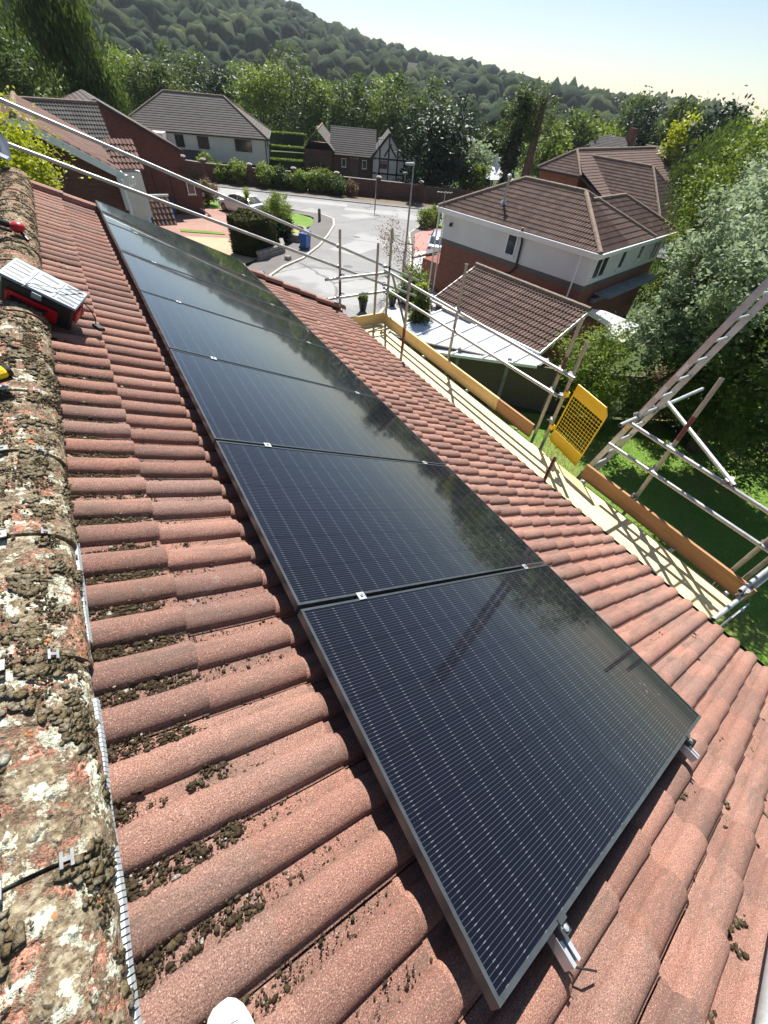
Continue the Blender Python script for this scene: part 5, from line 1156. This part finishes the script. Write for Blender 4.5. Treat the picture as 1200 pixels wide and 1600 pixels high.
# clipped hedge block on a low stone wall
hb_ = thing('hedge', 'big dark clipped hedge block between the driveway and the pavement', 'hedge', (9.4, 33.6, gz(9.4, 33.6)))
hz = gz(9.4, 33.6); hedge_pts = [(7.9, 33.2), (8.9, 31.9), (10.3, 32.3), (11.2, 33.6), (10.6, 34.8), (9.2, 35.0)]
g = np.random.default_rng(12); P = []
while len(P) < 30000:
    a = hedge_pts[g.integers(0, 6)]; b = hedge_pts[g.integers(0, 6)]; t = g.random(); p = (a[0] + (b[0] - a[0]) * t, a[1] + (b[1] - a[1]) * t)
    zz_ = g.random(); rr = g.random()
    if rr < .55: i = g.integers(0, 6); a = hedge_pts[i]; b = hedge_pts[(i + 1) % 6]; p = (a[0] + (b[0] - a[0]) * t + g.normal() * .06, a[1] + (b[1] - a[1]) * t + g.normal() * .06); z = hz + .2 + 1.95 * zz_
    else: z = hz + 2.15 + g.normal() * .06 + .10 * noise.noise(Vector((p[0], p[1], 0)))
    P.append((p[0], p[1], z))
P = np.array(P); k = len(P); a = g.normal(size=(k, 3)); a /= np.linalg.norm(a, axis=1)[:, None]; b = np.cross(a, g.normal(size=(k, 3))); b /= np.linalg.norm(b, axis=1)[:, None]; a *= .055; b *= .035
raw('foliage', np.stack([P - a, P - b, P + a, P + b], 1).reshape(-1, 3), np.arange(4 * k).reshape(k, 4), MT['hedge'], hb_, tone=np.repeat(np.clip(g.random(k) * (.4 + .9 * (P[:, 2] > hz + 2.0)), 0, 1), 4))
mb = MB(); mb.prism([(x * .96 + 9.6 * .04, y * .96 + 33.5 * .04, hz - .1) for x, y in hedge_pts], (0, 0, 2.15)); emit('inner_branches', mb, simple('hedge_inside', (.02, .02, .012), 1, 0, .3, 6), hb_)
sw = thing('stone_wall', 'low rough stone wall at the foot of the dark hedge block', 'wall', (10.6, 32.0, hz)); 
for (a, b) in (((9.0, 31.2), (11.4, 32.9)), ((11.4, 32.9), (11.9, 34.6))):
    n_ = 8; m = MB()
    for r_ in range(3):
        for i in range(n_):
            p = Vector(a).lerp(Vector(b), (i + .5 + .25 * (r_ % 2)) / n_); m.box((p.x, p.y, gz(*p) + .12 + .2 * r_), ((Vector(b) - Vector(a)).length / n_ * .96, .3, .19), rz=math.atan2(b[1] - a[1], b[0] - a[0]), bev=.03)
    emit('wall_section', m, MT['stone'], sw)
m = MB(); m.box((11.0, 31.0, gz(11, 31) + .17), (.42, .34, .34), rz=.5, bev=.05); setp(emit('stone_block', m, MT['stone'], origin=(11, 31, gz(11, 31))), 'single grey stone block standing on the pavement edge', 'stone')
# raised planter with angular sides
pl = thing('raised_planter', 'angular concrete planter bed with straw coloured grass next to the blue bin', 'planter', (14.0, 38.0, gz(14, 38)))
ring = [(12.9, 36.4), (13.6, 35.5), (14.9, 36.6), (15.3, 38.4), (14.6, 39.6), (13.0, 39.0)]
m = MB(); 
for a, b in zip(ring, ring[1:] + ring[:1]): m.beam((a[0], a[1], gz(*a) + .28), (b[0], b[1], gz(*b) + .28), .22, .56)
emit('side_wall', m, MT['stone'], pl); m = MB(); m.poly([(x, y, gz(x, y) + .42) for x, y in ring]); emit('soil', m, simple('straw_grass', (.30, .27, .10), .95, 0, .3, 4, .6), pl)
# spiky shrub, cabbage palm
def spiky(name, label, cat, p, trunk, n, ln, mat, seed):
    g = random.Random(seed); z = gz(*p); t = thing(name, label, cat, (p[0], p[1], z)); m = MB(); m.tube((p[0], p[1], z - .1), (p[0], p[1], z + trunk), .07, 8); emit('trunk', m, MT['bark'], t); m = MB()
    for i in range(n):
        a = g.uniform(0, 6.28); e = g.uniform(-.3, 1.45); d = Vector((math.cos(a) * math.cos(e), math.sin(a) * math.cos(e), math.sin(e))); o = Vector((p[0], p[1], z + trunk)); L = ln * g.uniform(.7, 1.1); s = d.cross(Vector((0, 0, 1))).normalized() * .028
        m1 = o + d * L * .55; m2 = o + d * L + Vector((0, 0, -.28 * L * math.cos(e))); m.add([o - s, o + s, m1 + s * .9, m1 - s * .9, m2], [(0, 1, 2, 3), (3, 2, 4)])
    emit('leaf_fan', m, MT[mat], t); return t
spiky('cabbage_palm', 'young cabbage palm with a spiky round head in front of the white car', 'palm', (12.3, 43.3), 1.7, 130, .95, 'leafD', 4)
yu = thing('tall_shrub', 'upright bright green spiky shrub behind the dark hedge block', 'shrub', (13.0, 36.9, gz(13, 37)))
z = gz(13, 37); leaves('foliage', [(12.5, 36.6, z + 1.6, .6, .6, 1.5), (13.1, 37.2, z + 1.5, .65, .65, 1.5)], 8000, .12, 'leafD', yu, 9, clump=50, aspect=.16, spread=.2); leaves('lower_foliage', [(12.8, 36.8, z + .7, .9, .9, .7)], 5000, .08, 'leafC', yu, 10)
shrub('bush', 'purple brown leafed bush on the lawn beside the brick lean-to', 'bush', (10.7, 50.6), .9, 1.9, 3500, .08, 'leafF', seed=41)
shrub('bush', 'low yellow green bush in the corner of the lawn beside the white car', 'bush', (14.9, 45.2), 1.2, 1.0, 3000, .08, 'leafD', seed=42)
for i, (x, y) in enumerate(((28.6, 39.6), (30.3, 40.3))): shrub('bush', ['round green bush on the small lawn left of the white and brick house', 'round green bush nearest the wall of the white and brick house'][i], 'bush', (x, y), .75, 1.5, 4000, .07, 'leafD', 'bushes on the small lawn', seed=43 + i)
# shrubs along the garden wall
fe = [Vector(p) for p in strip(far_edge, 3.6, 1)]
def along(t):
    L = [(fe[i + 1] - fe[i]).length for i in range(len(fe) - 1)]; s = t
    for i, l in enumerate(L):
        if s <= l: return fe[i].lerp(fe[i + 1], s / l)
        s -= l
s0 = (fe[1] - fe[0]).length; words = ['leftmost', 'second', 'third', 'fourth', 'fifth', 'sixth', 'seventh', 'eighth', 'ninth', 'tenth', 'eleventh', 'twelfth', 'thirteenth']
for i in range(13):
    p = along(s0 + 1.5 + i * 2.15 + R_.uniform(-.3, .3)); h = R_.uniform(1.5, 2.3); shrub('wall_shrub', '%s green shrub from the left below the garden wall across the road' % words[i], 'shrub', (p.x, p.y), R_.uniform(1.0, 1.4), h, 5200, .10, R_.choice(('leafD', 'leafA', 'leafD')), 'shrubs along the garden wall', seed=60 + i)
p = along(s0 + 29.5); shrub('dry_bush', 'orange brown dried bush at the right end of the shrubs below the garden wall', 'bush', (p.x, p.y), .7, 1.5, 1500, .08, 'leafF', seed=80)
# terraced hedges on the bank
for i, (x, y, z, l) in enumerate(((27.0, 66.5, -8.3, 7.5), (27.2, 70, -7.4, 8), (27.5, 74, -6.4, 8.5), (27.6, 78.5, -5.3, 9))):
    t = thing('terraced_hedge', ['lowest', 'second lowest', 'second highest', 'highest'][i] + ' of the four clipped hedges stepping up the bank beside the white house', 'hedge', (x, y, z - 2), 'clipped hedges stepping up the bank')
    P = []; g = np.random.default_rng(90 + i)
    for _ in range(7000):
        u = g.uniform(-l / 2, l / 2); 
        if g.random() < .5: w_, hh = g.uniform(-.6, .6), .0
        else: w_, hh = -.6, -g.uniform(0, 1.6)
        P.append((x + u * .92 - w_ * .39, y - u * .39 + w_ * .92 + g.normal() * .05, z + hh + g.normal() * .05))
    P = np.array(P); k = len(P); a = g.normal(size=(k, 3)); a /= np.linalg.norm(a, axis=1)[:, None]; b = np.cross(a, g.normal(size=(k, 3))); b /= np.linalg.norm(b, axis=1)[:, None]; a *= .11; b *= .08
    raw('foliage', np.stack([P - a, P - b, P + a, P + b], 1).reshape(-1, 3), np.arange(4 * k).reshape(k, 4), MT['leafD'], t, tone=np.repeat(g.random(k), 4))
    m = MB(); m.box((x, y, z - 1.2), (l, 1.1, 2.3), rz=-.4); emit('inner_branches', m, MT['leafC'], t)
m = MB(); m.prism([(21.5, 66, -9.6), (32, 62.5, -9.6), (34, 82, -9.6), (24, 86, -9.6)], (0, 0, .01)); m.prism([(23.5, 68, -9.6), (31.5, 65, -9.6), (33, 82, -9.6), (25.5, 85, -9.6), ], (0, 0, 1.2)); m.prism([(24, 73, -9.6), (31.5, 71, -9.6), (33, 84, -9.6), (26, 86, -9.6)], (0, 0, 2.8)); setp(emit('bank', m, MT['land']), kind='structure')
# trees beyond, each from its direction and distance
def far_tree(label, px, py, d, r, kind='leafA', n=5000, size=.22, hgt=1.15, name='tree', droop=0, m=6, seed=0, group='trees beyond the houses', cat='tree', spread=.24):
    g = random.Random(seed + int(px)); c = at(px, py, d); base = G3((c.x, c.y)); bl = []
    for i in range(m):
        a = g.uniform(0, 6.28); f = g.uniform(.2, .62); bl.append((c.x + math.cos(a) * r * f, c.y + math.sin(a) * r * f, c.z + g.uniform(-.55, .5) * r * hgt, r * g.uniform(.42, .62), r * g.uniform(.42, .62), r * g.uniform(.42, .6) * hgt))
    z = base[2] + r * .5; zb_ = c.z - r * hgt * .6
    while zb_ > z + r * .4: zb_ -= r * .5; bl.append((c.x + g.gauss(0, .25) * r, c.y + g.gauss(0, .25) * r, zb_, r * .62, r * .62, r * .5))
    t = thing(name, label, cat, base, group); limbs('trunk', base, (c.x, c.y, c.z), max(.12, r * .06), bl[:6], t, seed=int(px)); leaves('crown', bl, n, size, kind, t, seed + int(px), clump=26, spread=spread, droop=droop); return t
far_tree('very tall dark weeping willow standing above the roofs at the top left', 92, 52, 62, 3.3, 'leafA', 14000, .22, 2.1, 'willow', droop=1.0, m=9, seed=1, cat='willow')
far_tree('drooping lower side of the tall willow crown, a second willow leaning right', 150, 112, 60, 1.9, 'leafA', 5000, .2, 1.3, 'willow', droop=.8, seed=2, cat='willow')
spec = [(15, 115, 85, 5, 'leafA'), (60, 120, 95, 5, 'leafD'), (205, 128, 110, 5.5, 'leafD'), (250, 135, 105, 5, 'leafA'), (290, 128, 120, 6, 'leafA'), (335, 140, 110, 4.5, 'leafC'), (375, 142, 120, 5.5, 'leafA'), (410, 150, 105, 5, 'leafD'), (455, 140, 110, 6.5, 'leafA'),
        (505, 152, 110, 5, 'leafD'), (545, 160, 100, 5, 'leafA'), (590, 165, 105, 5, 'leafD'), (630, 172, 100, 5, 'leafA'), (665, 180, 95, 5, 'leafA'), (700, 190, 85, 5.5, 'leafC'), (672, 235, 72, 4.2, 'leafC'), (705, 245, 72, 4.4, 'leafC'), (745, 245, 80, 4.6, 'leafB'), (730, 272, 74, 2.2, 'leafD'),
        (775, 240, 85, 4.2, 'leafA'), (860, 220, 90, 4.5, 'leafD'), (895, 218, 95, 4.2, 'leafA'), (930, 205, 100, 5, 'leafD'), (975, 200, 110, 5, 'leafA'), (1010, 205, 100, 5.0, 'leafC'), (1060, 222, 75, 2.6, 'leafE'), (1045, 205, 95, 4, 'leafA'), (1100, 215, 70, 4, 'leafC')]
pos = ['at the left edge of the tree belt', 'beside the tall willow', 'right of the tall willow', 'above the dark gable', 'left of the white house ridge', 'behind the white house ridge', 'above the middle of the white house', 'above the right hip of the white house', 'rounded, behind the clipped hedges', 'above the clipped hedges', 'behind the left end of the half timbered house',
       'above the roof of the half timbered house', 'above the black and white gable', 'right of the black and white gable', 'tall behind the brown timber fence', 'left of the pair behind the timber fence', 'right of the pair behind the timber fence', 'pale green, left of the white tent', 'small and bright, below the pale green one', 'between the white tent and the two bare trunks',
       'just right of the two bare trunks', 'above the left hip of the farthest brown roof', 'above the farthest brown roof', 'behind the middle of the farthest brown roof', 'behind the right end of the farthest brown roof', 'small and yellow green beside the chimney', 'behind the house with the chimney', 'dark, above the red brick house at the right']
kn = {'leafA': 'green', 'leafB': 'silvery', 'leafC': 'dark', 'leafD': 'bright green', 'leafE': 'yellow green'}
for i, (px, py, d, r, k) in enumerate(spec): far_tree('%s tree %s' % (kn[k] if k != 'leafE' else 'leafy', pos[i]), px, py + (14 if 190 < px < 720 else 8), d, r, k, 5200, .26, 1.1, seed=100 + i)
far_tree('tall slim dark cypress beside the black and white gable', 652, 232, 66, 1.1, 'leafC', 2600, .16, 2.6, 'cypress', m=4, seed=5, group=None, cat='cypress')
right_spec = [(1128, 262, 36, 2.2, 'leafA', 'green tree right of the farthest brown roof, drooping over it'), (1170, 262, 31, 2.2, 'leafD', 'bright leafy tree at the upper right edge above the large tree'), (1130, 318, 31, 1.8, 'leafD', 'low bright tree between the brown roofs and the large tree'), (1205, 322, 24, 1.7, 'leafB', 'silvery tree at the right edge just above the large tree'), (1165, 218, 45, 2.2, 'leafA', 'thin topped tree rising against the sky at the upper right')]
for i, (px, py, d, r, k, lb) in enumerate(right_spec): far_tree(lb, px, py, d, r, k, 11000, .085 if d < 40 else .14, 1.15, droop=.25 if i in (0, 4) else 0, seed=200 + i, group='trees beyond the right garden')
for i, (px, k, lb) in enumerate(((808, 'hedge', 'tall straight tree trunk wrapped in dark ivy behind the brown roofs'), (838, 'bark', 'tall bare reddish trunk beside the ivy covered one'))):
    b = at(px - 14, 262, 62); tp_ = at(px + 12, 150, 62); base = G3((b.x, b.y)); t = thing('tall_tree', lb, 'tree', base); m = MB(); m.tube(base, (b.x, b.y, tp_.z), .62, 10, r2=.30)
    g = random.Random(i)
    for q in range(16):
        z = tp_.z - q * .55; a = g.uniform(0, 6.28); m.tube((b.x, b.y, z), (b.x + math.cos(a) * 1.3, b.y + math.sin(a) * 1.3, z + .9), .07, 5, r2=.02)
    emit('trunk', m, MT['bark'] if i == 0 else simple('reddish_bark', (.12, .075, .06), .95, 0, .35, 3, .6), t)
    if i == 0: leaves('ivy', [(b.x, b.y, base[2] + 1.2 + j * 1.4, .75, .75, 1.1) for j in range(7)], 9000, .14, 'leafC', t, 5, clump=40, inner=.8)
    leaves('crown', [(b.x, b.y, tp_.z - 1.5, 1.7, 1.7, 2.6)], 2600, .13, 'leafA', t, 6 + i)
# tree between the houses at the far end of the ridge
lt_ = thing('tree', 'sunlit yellow green tree just beyond the far end of the ridge at the left edge', 'tree', G3((-2.4, 15.0)))
bl = [B_(5, 262, 15.5, .9), B_(22, 250, 15, .55), B_(-20, 235, 16, 1.2), B_(12, 235, 15.5, .6), B_(30, 270, 14.6, .4)]
limbs('trunk', G3((-2.4, 15.0)), (-1.9, 15.2, -1.0), .14, bl, lt_); leaves('crown', bl, 9000, .05, 'leafE', lt_, 15, clump=36); 
# ------------------------------------------------------------------ far wooded hill
def wood(name, label, n, dmin, dmax, seed, size, az0=-22, az1=62, avoid=None):
    g = np.random.default_rng(seed); V0_, F0 = ICO[2]; V0_ = np.array(V0_); F0 = np.array(F0); nv = len(V0_); P = []; S = []; T = []
    while len(P) < n:
        az = g.uniform(az0, az1); d = math.sqrt(g.uniform(dmin ** 2, dmax ** 2)); x = d * math.sin(math.radians(az)); y = d * math.cos(math.radians(az))
        cl = noise.noise(Vector((x * .006, y * .006, seed)))
        if avoid and avoid(az, d, cl): continue
        s = size * g.uniform(.6, 1.35) * (1 + .2 * cl); P.append((x, y, terrain(x, y) + s * .75)); S.append(s); T.append(min(1, max(0, .5 + .7 * noise.noise(Vector((x * .02, y * .02, 9))) + g.normal() * .2)))
    P = np.array(P); S = np.array(S); dirs = g.normal(size=(n, 4, 3)); jit = 1 + .13 * np.sin((V0_[None] @ dirs.transpose(0, 2, 1)) * 2.6 + g.uniform(0, 6, (n, 1, 4))).sum(-1, keepdims=True) + g.normal(0, .05, (n, nv, 1))
    V = V0_[None] * jit * S[:, None, None] * np.array([1, 1, 1.15]) + P[:, None, :]
    F = (F0[None] + (np.arange(n) * nv)[:, None, None]).reshape(-1, 3)
    return setp(raw(name, V.reshape(-1, 3), F, MT['wood'], tone=np.repeat(T, nv), smooth=True), label, 'woodland', kind='stuff')
m = M_('distant_foliage', .95, 0, .1); m.col(m.mix(m.ramp(m.noise(.55, 6, .75), [(.35, 0), (.7, .65)]), m.ramp(m.attr(), [(0, (.016, .034, .016)), (.3, (.03, .06, .022)), (.6, (.05, .08, .025)), (1, (.10, .125, .04))]), (.012, .024, .012))); m.bump(m.noise(.9, 5, .8), 1.0, 1.2); MT['wood'] = m.m
wood('far_wood', 'dense green woodland covering the long hillside behind the houses', 7500, 430, 1130, 1, 7.5, avoid=lambda az, d, c: (27 < az < 36 and 520 < d < 640) or (c > .42 and d < 900))
wood('near_wood', 'belt of trees in the valley between the houses and the hillside', 1500, 150, 430, 2, 5.0, avoid=lambda az, d, c: c > .3)
setp(raw('field', [(x, y, terrain(x, y) + 1.2) for x, y in ((250, 470), (330, 410), (400, 500), (300, 570))], [(0, 1, 2, 3)], MT['field']), kind='structure')
hw_ = [(60, 330, 14), (240, 420, 16), (300, 470, 15), (390, 560, 14), (180, 600, 15), (120, 520, 14)]
for i, (x, y, s) in enumerate(hw_):
    f = Fr((x, y), (x + s, y - 3)); z = terrain(x, y); t = thing('distant_house', ['far white house low among the trees at the left', 'far pale house in the trees near the middle of the hillside', 'far pale house right of the middle of the hillside', 'far pale house beside the green field', 'far pale house high on the hillside', 'far pale house on the left part of the hillside'][i], 'house', (x, y, z), 'houses on the far hillside')
    m = MB(); wallbox(m, f, 0, s, 0, 9, z - 2, z + 9); emit('wall', m, MT['render'], t); m = MB(); hip(m, MB(), f, 0, s, 0, 9, z + 9, .7, rolls=False, ga=2, ends=(0, 0)); emit('roof', m, MT['tileG'], t)
# ------------------------------------------------------------------ street objects
def bin_(name, label, p, rz, mat, group):
    z = gz(*p) + .06; t = thing(name, label, 'wheelie bin', (p[0], p[1], z), group); X = Matrix.Translation(Vector((p[0], p[1], z))) @ Matrix.Rotation(rz, 4, 'Z')
    m = MB(); m.X = X; a, b = .23, .29; P = [(-a, -a, .05), (a, -a, .05), (a, a, .05), (-a, a, .05), (-b, -b - .04, .96), (b, -b - .04, .96), (b, b, .96), (-b, b, .96)]
    m.add(P, [(3, 2, 1, 0), (4, 5, 6, 7), (0, 1, 5, 4), (1, 2, 6, 5), (2, 3, 7, 6), (3, 0, 4, 7)]); m.box((0, -.02, .955), (.62, .68, .05), bev=.02); emit('body', m, mat, t)
    m = MB(); m.X = X; m.box((0, -.02, 1.0), (.60, .66, .05), bev=.024); m.box((0, .0, 1.03), (.44, .5, .03), bev=.014); emit('lid', m, mat, t)
    for sx in (-1, 1): m = MB(); m.X = X; m.tube((sx * .24, .25, .11), (sx * .29, .25, .11), .11, 14); emit('wheel', m, MT['black'], t)
    m = MB(); m.X = X; m.tube((-.2, .36, .93), (.2, .36, .93), .018, 8); m.tube((-.2, .36, .93), (-.2, .28, .96), .015, 6); m.tube((.2, .36, .93), (.2, .28, .96), .015, 6); emit('handle', m, mat, t)
blue = simple('blue_bin_plastic', (.02, .10, .36), .45, 0, .15, 4)
bin_('wheelie_bin', 'blue wheelie bin standing on the pavement beside the angular planter', (13.4, 33.7), .6, blue, 'wheelie bins'); bin_('wheelie_bin', 'second blue wheelie bin close behind the one on the pavement', (13.75, 34.35), .5, blue, 'wheelie bins')
bin_('wheelie_bin', 'blue wheelie bin against the wall of the dark brick house', (6.45, 45.6), .1, blue, 'wheelie bins'); bin_('wheelie_bin', 'dark wheelie bin against the wall of the dark brick house', (5.1, 45.5), .1, MT['gutter'], 'wheelie bins')
def pot(p, label, s=1, seed=1):
    z = gz(*p) + .06; t = thing('plant_pot', label, 'plant pot', (p[0], p[1], z)); m = MB(); m.lathe((p[0], p[1], z), [(.17 * s, 0), (.25 * s, .5 * s), (.27 * s, .5 * s), (.27 * s, .55 * s), (.22 * s, .55 * s), (.2 * s, .5 * s)], 14); emit('pot', m, MT['gutter'], t); leaves('plant', [(p[0], p[1], z + .66 * s, .22 * s, .22 * s, .2 * s)], 700, .06, 'leafD', t, seed)
pot((11.35, 20.9), 'dark pot with a small yellow green plant at the edge of the pale drive', 1.0, 3); pot((13.3, 21.0), 'dark pot half hidden behind the corner post of the scaffold', .9, 4)
def lamp(label, p, h, arm, th=.075, az=0):
    z = gz(*p); t = thing('street_lamp', label, 'street lamp', (p[0], p[1], z)); m = MB(); m.tube((p[0], p[1], z), (p[0], p[1], z + 1.3), th * 1.5, 12); m.tube((p[0], p[1], z + 1.3), (p[0], p[1], z + 1.42), th * 1.5, 12, r2=th * .9); m.tube((p[0], p[1], z + 1.42), (p[0], p[1], z + h), th * .9, 12, r2=th * .6); emit('pole', m, MT['coupler'], t)
    d = Vector((math.cos(az), math.sin(az), 0)); c = Vector((p[0], p[1], z + h)); m = MB(); m.tube(c, c + d * arm * .5, .03, 8); m.box(c + d * arm, (.62, .24, .12), rz=az, bev=.04); emit('lamp_head', m, MT['silver'], t)
lamp('grey street lamp with a flat head behind the thin sapling', (18.0, 27.1), 5.85, -.28); lamp('thin street lamp pole across the road in front of the half timbered house', (28.6, 49.6), 5.9, .3, .045)
p = (36.0, 55.2); z = gz(*p); t = thing('lamp_column', 'short lantern on a column just behind the right end of the garden wall', 'lamp', (p[0], p[1], z)); m = MB(); m.tube((p[0], p[1], z), (p[0], p[1], z + 2.6), .07, 8); emit('pole', m, MT['coupler'], t); m = MB(); m.box((p[0], p[1], z + 2.7), (.7, .3, .22), bev=.05); emit('lamp_head', m, MT['silver'], t)
p = (18.8, 43.0); z = gz(*p); t = thing('bollard', 'dark wooden bollard on the corner of the lawn', 'bollard', (p[0], p[1], z)); m = MB(); m.tube((p[0], p[1], z), (p[0], p[1], z + .98), .13, 12); m.tube((p[0], p[1], z + .98), (p[0], p[1], z + 1.05), .13, 12, r2=.06); emit('post', m, MT['bark'], t); m = MB(); m.tube((p[0], p[1], z + .78), (p[0], p[1], z + .86), .134, 12, cap=False); emit('reflective_band', m, MT['silver'], t)
gz_ = thing('gazebo', 'white pointed garden tent behind the ridge of the white and brick house', 'tent', (54, 58, terrain(54, 58))); c = at(772, 268, 78); m = MB(); r = 2.2; z = c.z
m.add([(c.x - r, c.y - r, z - .6), (c.x + r, c.y - r, z - .6), (c.x + r, c.y + r, z - .6), (c.x - r, c.y + r, z - .6), (c.x - .5, c.y - .5, z + .6), (c.x + .5, c.y - .5, z + .6), (c.x + .5, c.y + .5, z + .6), (c.x - .5, c.y + .5, z + .6), (c.x, c.y, z + 2.1)], [(0, 1, 5, 4), (1, 2, 6, 5), (2, 3, 7, 6), (3, 0, 4, 7), (4, 5, 8), (5, 6, 8), (6, 7, 8), (7, 4, 8)]); emit('canopy', m, MT['white'], gz_)
for sx in (-1, 1):
    for sy in (-1, 1): m = MB(); m.tube((c.x + sx * r, c.y + sy * r, z - 3.6), (c.x + sx * r, c.y + sy * r, z - .6), .06, 6); emit('pole', m, MT['white'], gz_)
# ------------------------------------------------------------------ cars
def car(label, p, rz, paint, est=0):
    z = gz(*p) + .06; t = thing('parked_car', label, 'car', (p[0], p[1], z), 'parked cars'); X = Matrix.Translation(Vector((p[0], p[1], z))) @ Matrix.Rotation(rz, 4, 'Z')
    # local: +x forward, length 4.5
    st = [(-2.25, .42, .62, .62, .70), (-2.20, .30, .80, .80, .92), (-1.9, .24, .87, .88, 1.0), (-1.2, .22, .90, .90, .98), (-.3, .2, .91, .90, .93), (.7, .2, .91, .90, .95), (1.3, .22, .90, .89, .93), (1.9, .24, .86, .86, .80), (2.2, .30, .76, .76, .68), (2.27, .42, .60, .60, .58)]
    m = MB(); m.X = X; P = []; k = 10
    for (x, zb_, w0, w1, zt) in st:
        P += [(x, -w0 * .92, zb_), (x, -w0, zb_ + .12), (x, -w0 * 1.0, (zb_ + zt) / 2), (x, -w1 * .96, zt - .06), (x, -w1 * .82, zt), (x, w1 * .82, zt), (x, w1 * .96, zt - .06), (x, w0, (zb_ + zt) / 2), (x, w0, zb_ + .12), (x, w0 * .92, zb_)]
    F = [(i * k + j, i * k + (j + 1) % k, (i + 1) * k + (j + 1) % k, (i + 1) * k + j) for i in range(len(st) - 1) for j in range(k)] + [tuple(range(k))[::-1], tuple(range((len(st) - 1) * k, len(st) * k))]
    m.add(P, F); body = emit('body', m, paint, t); smooth_by_angle(body, 35)
    cab = [(-1.95, .98, .70, .99), (-1.35, .80, .64, 1.36), (-.7, .78, .60, 1.45), (.1, .78, .60, 1.46), (.55, .80, .62, 1.38), (1.25, .84, .72, .94)]
    if est: cab[0] = (-2.1, .8, .66, 1.05); cab[1] = (-1.9, .8, .64, 1.38)
    m = MB(); m.X = X; P = []
    for (x, wb, wt, zt) in cab: P += [(x, -wb, .9), (x, -wt, zt - .03), (x, -wt + .08, zt), (x, wt - .08, zt), (x, wt, zt - .03), (x, wb, .9)]
    k = 6; F = [(i * k + j, i * k + j + 1, (i + 1) * k + j + 1, (i + 1) * k + j) for i in range(len(cab) - 1) for j in range(k - 1)]; m.add(P, F); smooth_by_angle(emit('windows', m, MT['glass'], t), 30)
    m = MB(); m.X = X; P = []
    for (x, wb, wt, zt) in cab[1:5]: P += [(x, -wt - .004, zt - .05), (x, -wt + .08, zt + .008), (x, 0, zt + .03), (x, wt - .08, zt + .008), (x, wt + .004, zt - .05)]
    k = 5; m.add(P, [(i * k + j, i * k + j + 1, (i + 1) * k + j + 1, (i + 1) * k + j) for i in range(3) for j in range(4)])
    for s in (-1, 1):
        for (a, b) in (((-1.35, .64, 1.34), (-1.95, .76, .98)), ((.55, .62, 1.36), (1.25, .80, .93)), ((-.35, .60, 1.43), (-.38, .79, .93))): m.beam((a[0], s * a[1], a[2]), (b[0], s * b[1], b[2]), .05, .03, up=(0, s, .3))
    smooth_by_angle(emit('roof', m, paint, t), 40)
    for x in (-1.35, 1.4):
        for s in (-1, 1):
            m = MB(); m.X = X; m.tube((x, s * .70, .33), (x, s * .905, .33), .33, 20); w_ = emit('wheel', m, MT['black'], t); m = MB(); m.X = X; m.tube((x, s * .88, .33), (x, s * .912, .33), .20, 14); emit('rim', m, MT['silver'], w_)
    for s in (-1, 1):
        m = MB(); m.X = X; m.box((-2.19, s * .66, .76), (.12, .26, .16), bev=.03); emit('tail_light', m, MT['red'], t); m = MB(); m.X = X; m.box((2.12, s * .60, .60), (.2, .3, .12), bev=.03); emit('headlight', m, MT['silver'], t); m = MB(); m.X = X; m.box((.85, s * .96, .98), (.14, .18, .11), bev=.03); emit('mirror', m, paint, t)
    m = MB(); m.X = X; m.box((-2.262, 0, .62), (.02, .5, .11)); emit('number_plate', m, MT['yel_pl'], t)
    m = MB(); m.X = X; m.box((-2.2, 0, .36), (.14, 1.4, .14), bev=.03); emit('rear_bumper', m, MT['black'], t); return t
wp = simple('white_car_paint', (.74, .74, .75), .22, 0, .03, 1); bp = simple('pale_blue_car_paint', (.36, .44, .55), .22, .3, .05, 1); sp_ = simple('silver_blue_car_paint', (.52, .58, .64), .22, .3, .05, 1)
car('white saloon car parked on the lawn edge behind the cabbage palm', (12.75, 46.9), math.radians(116), wp)
car('pale silver car partly hidden behind the corner of the white and brick house', (23.9, 31.0), math.radians(50), sp_)
car('blue grey car, only its roof showing past the far corner of the solar panels', (6.3, 23.4), math.radians(80), bp)
# ------------------------------------------------------------------ lawn blades near the scaffold
g = np.random.default_rng(5); k = 70000; x = g.uniform(5.2, 16, k); y = g.uniform(-2.2, 9, k); ok = (x - 8.6) * 3.3 + (y - 12.6) * 3.3 < 0; ok &= ~((x > 12) & (y > 9.0 - (x - 12) * .7)); x = x[ok]; y = y[ok]; k = len(x)
z = -6.55 - .03 * (x + y) + .01; h = g.uniform(.02, .07, k); a = g.uniform(0, 6.28, k); dx = np.cos(a) * .007; dy = np.sin(a) * .007; lx = g.normal(0, .02, k); ly = g.normal(0, .02, k)
V = np.stack([np.stack([x - dx, y - dy, z], 1), np.stack([x + dx, y + dy, z], 1), np.stack([x + lx, y + ly, z + h], 1)], 1).reshape(-1, 3)
MT['blade'] = leaf_material('grass_blade', (.11, .20, .03), (.27, .38, .08)); setp(raw('grass', V, np.arange(3 * k).reshape(k, 3), MT['blade'], tone=np.repeat(g.random(k), 3)), 'short mown grass of the back garden lawn', 'grass', kind='stuff')
# ------------------------------------------------------------------ haze that softens the far hillside
m = bpy.data.materials.new('haze_air'); m.use_nodes = True; m.node_tree.nodes.clear(); o_ = m.node_tree.nodes.new('ShaderNodeOutputMaterial'); pv = m.node_tree.nodes.new('ShaderNodeVolumePrincipled')
pv.inputs['Color'].default_value = (.80, .88, 1, 1); pv.inputs['Density'].default_value = .00013; pv.inputs['Anisotropy'].default_value = .2; m.node_tree.links.new(pv.outputs[0], o_.inputs['Volume'])
hz_ = MB(); hz_.box((300, 550, 33), (2700, 2700, 112)); setp(emit('haze', hz_, m), 'thin pale summer haze over the far hillside', 'haze', kind='stuff')
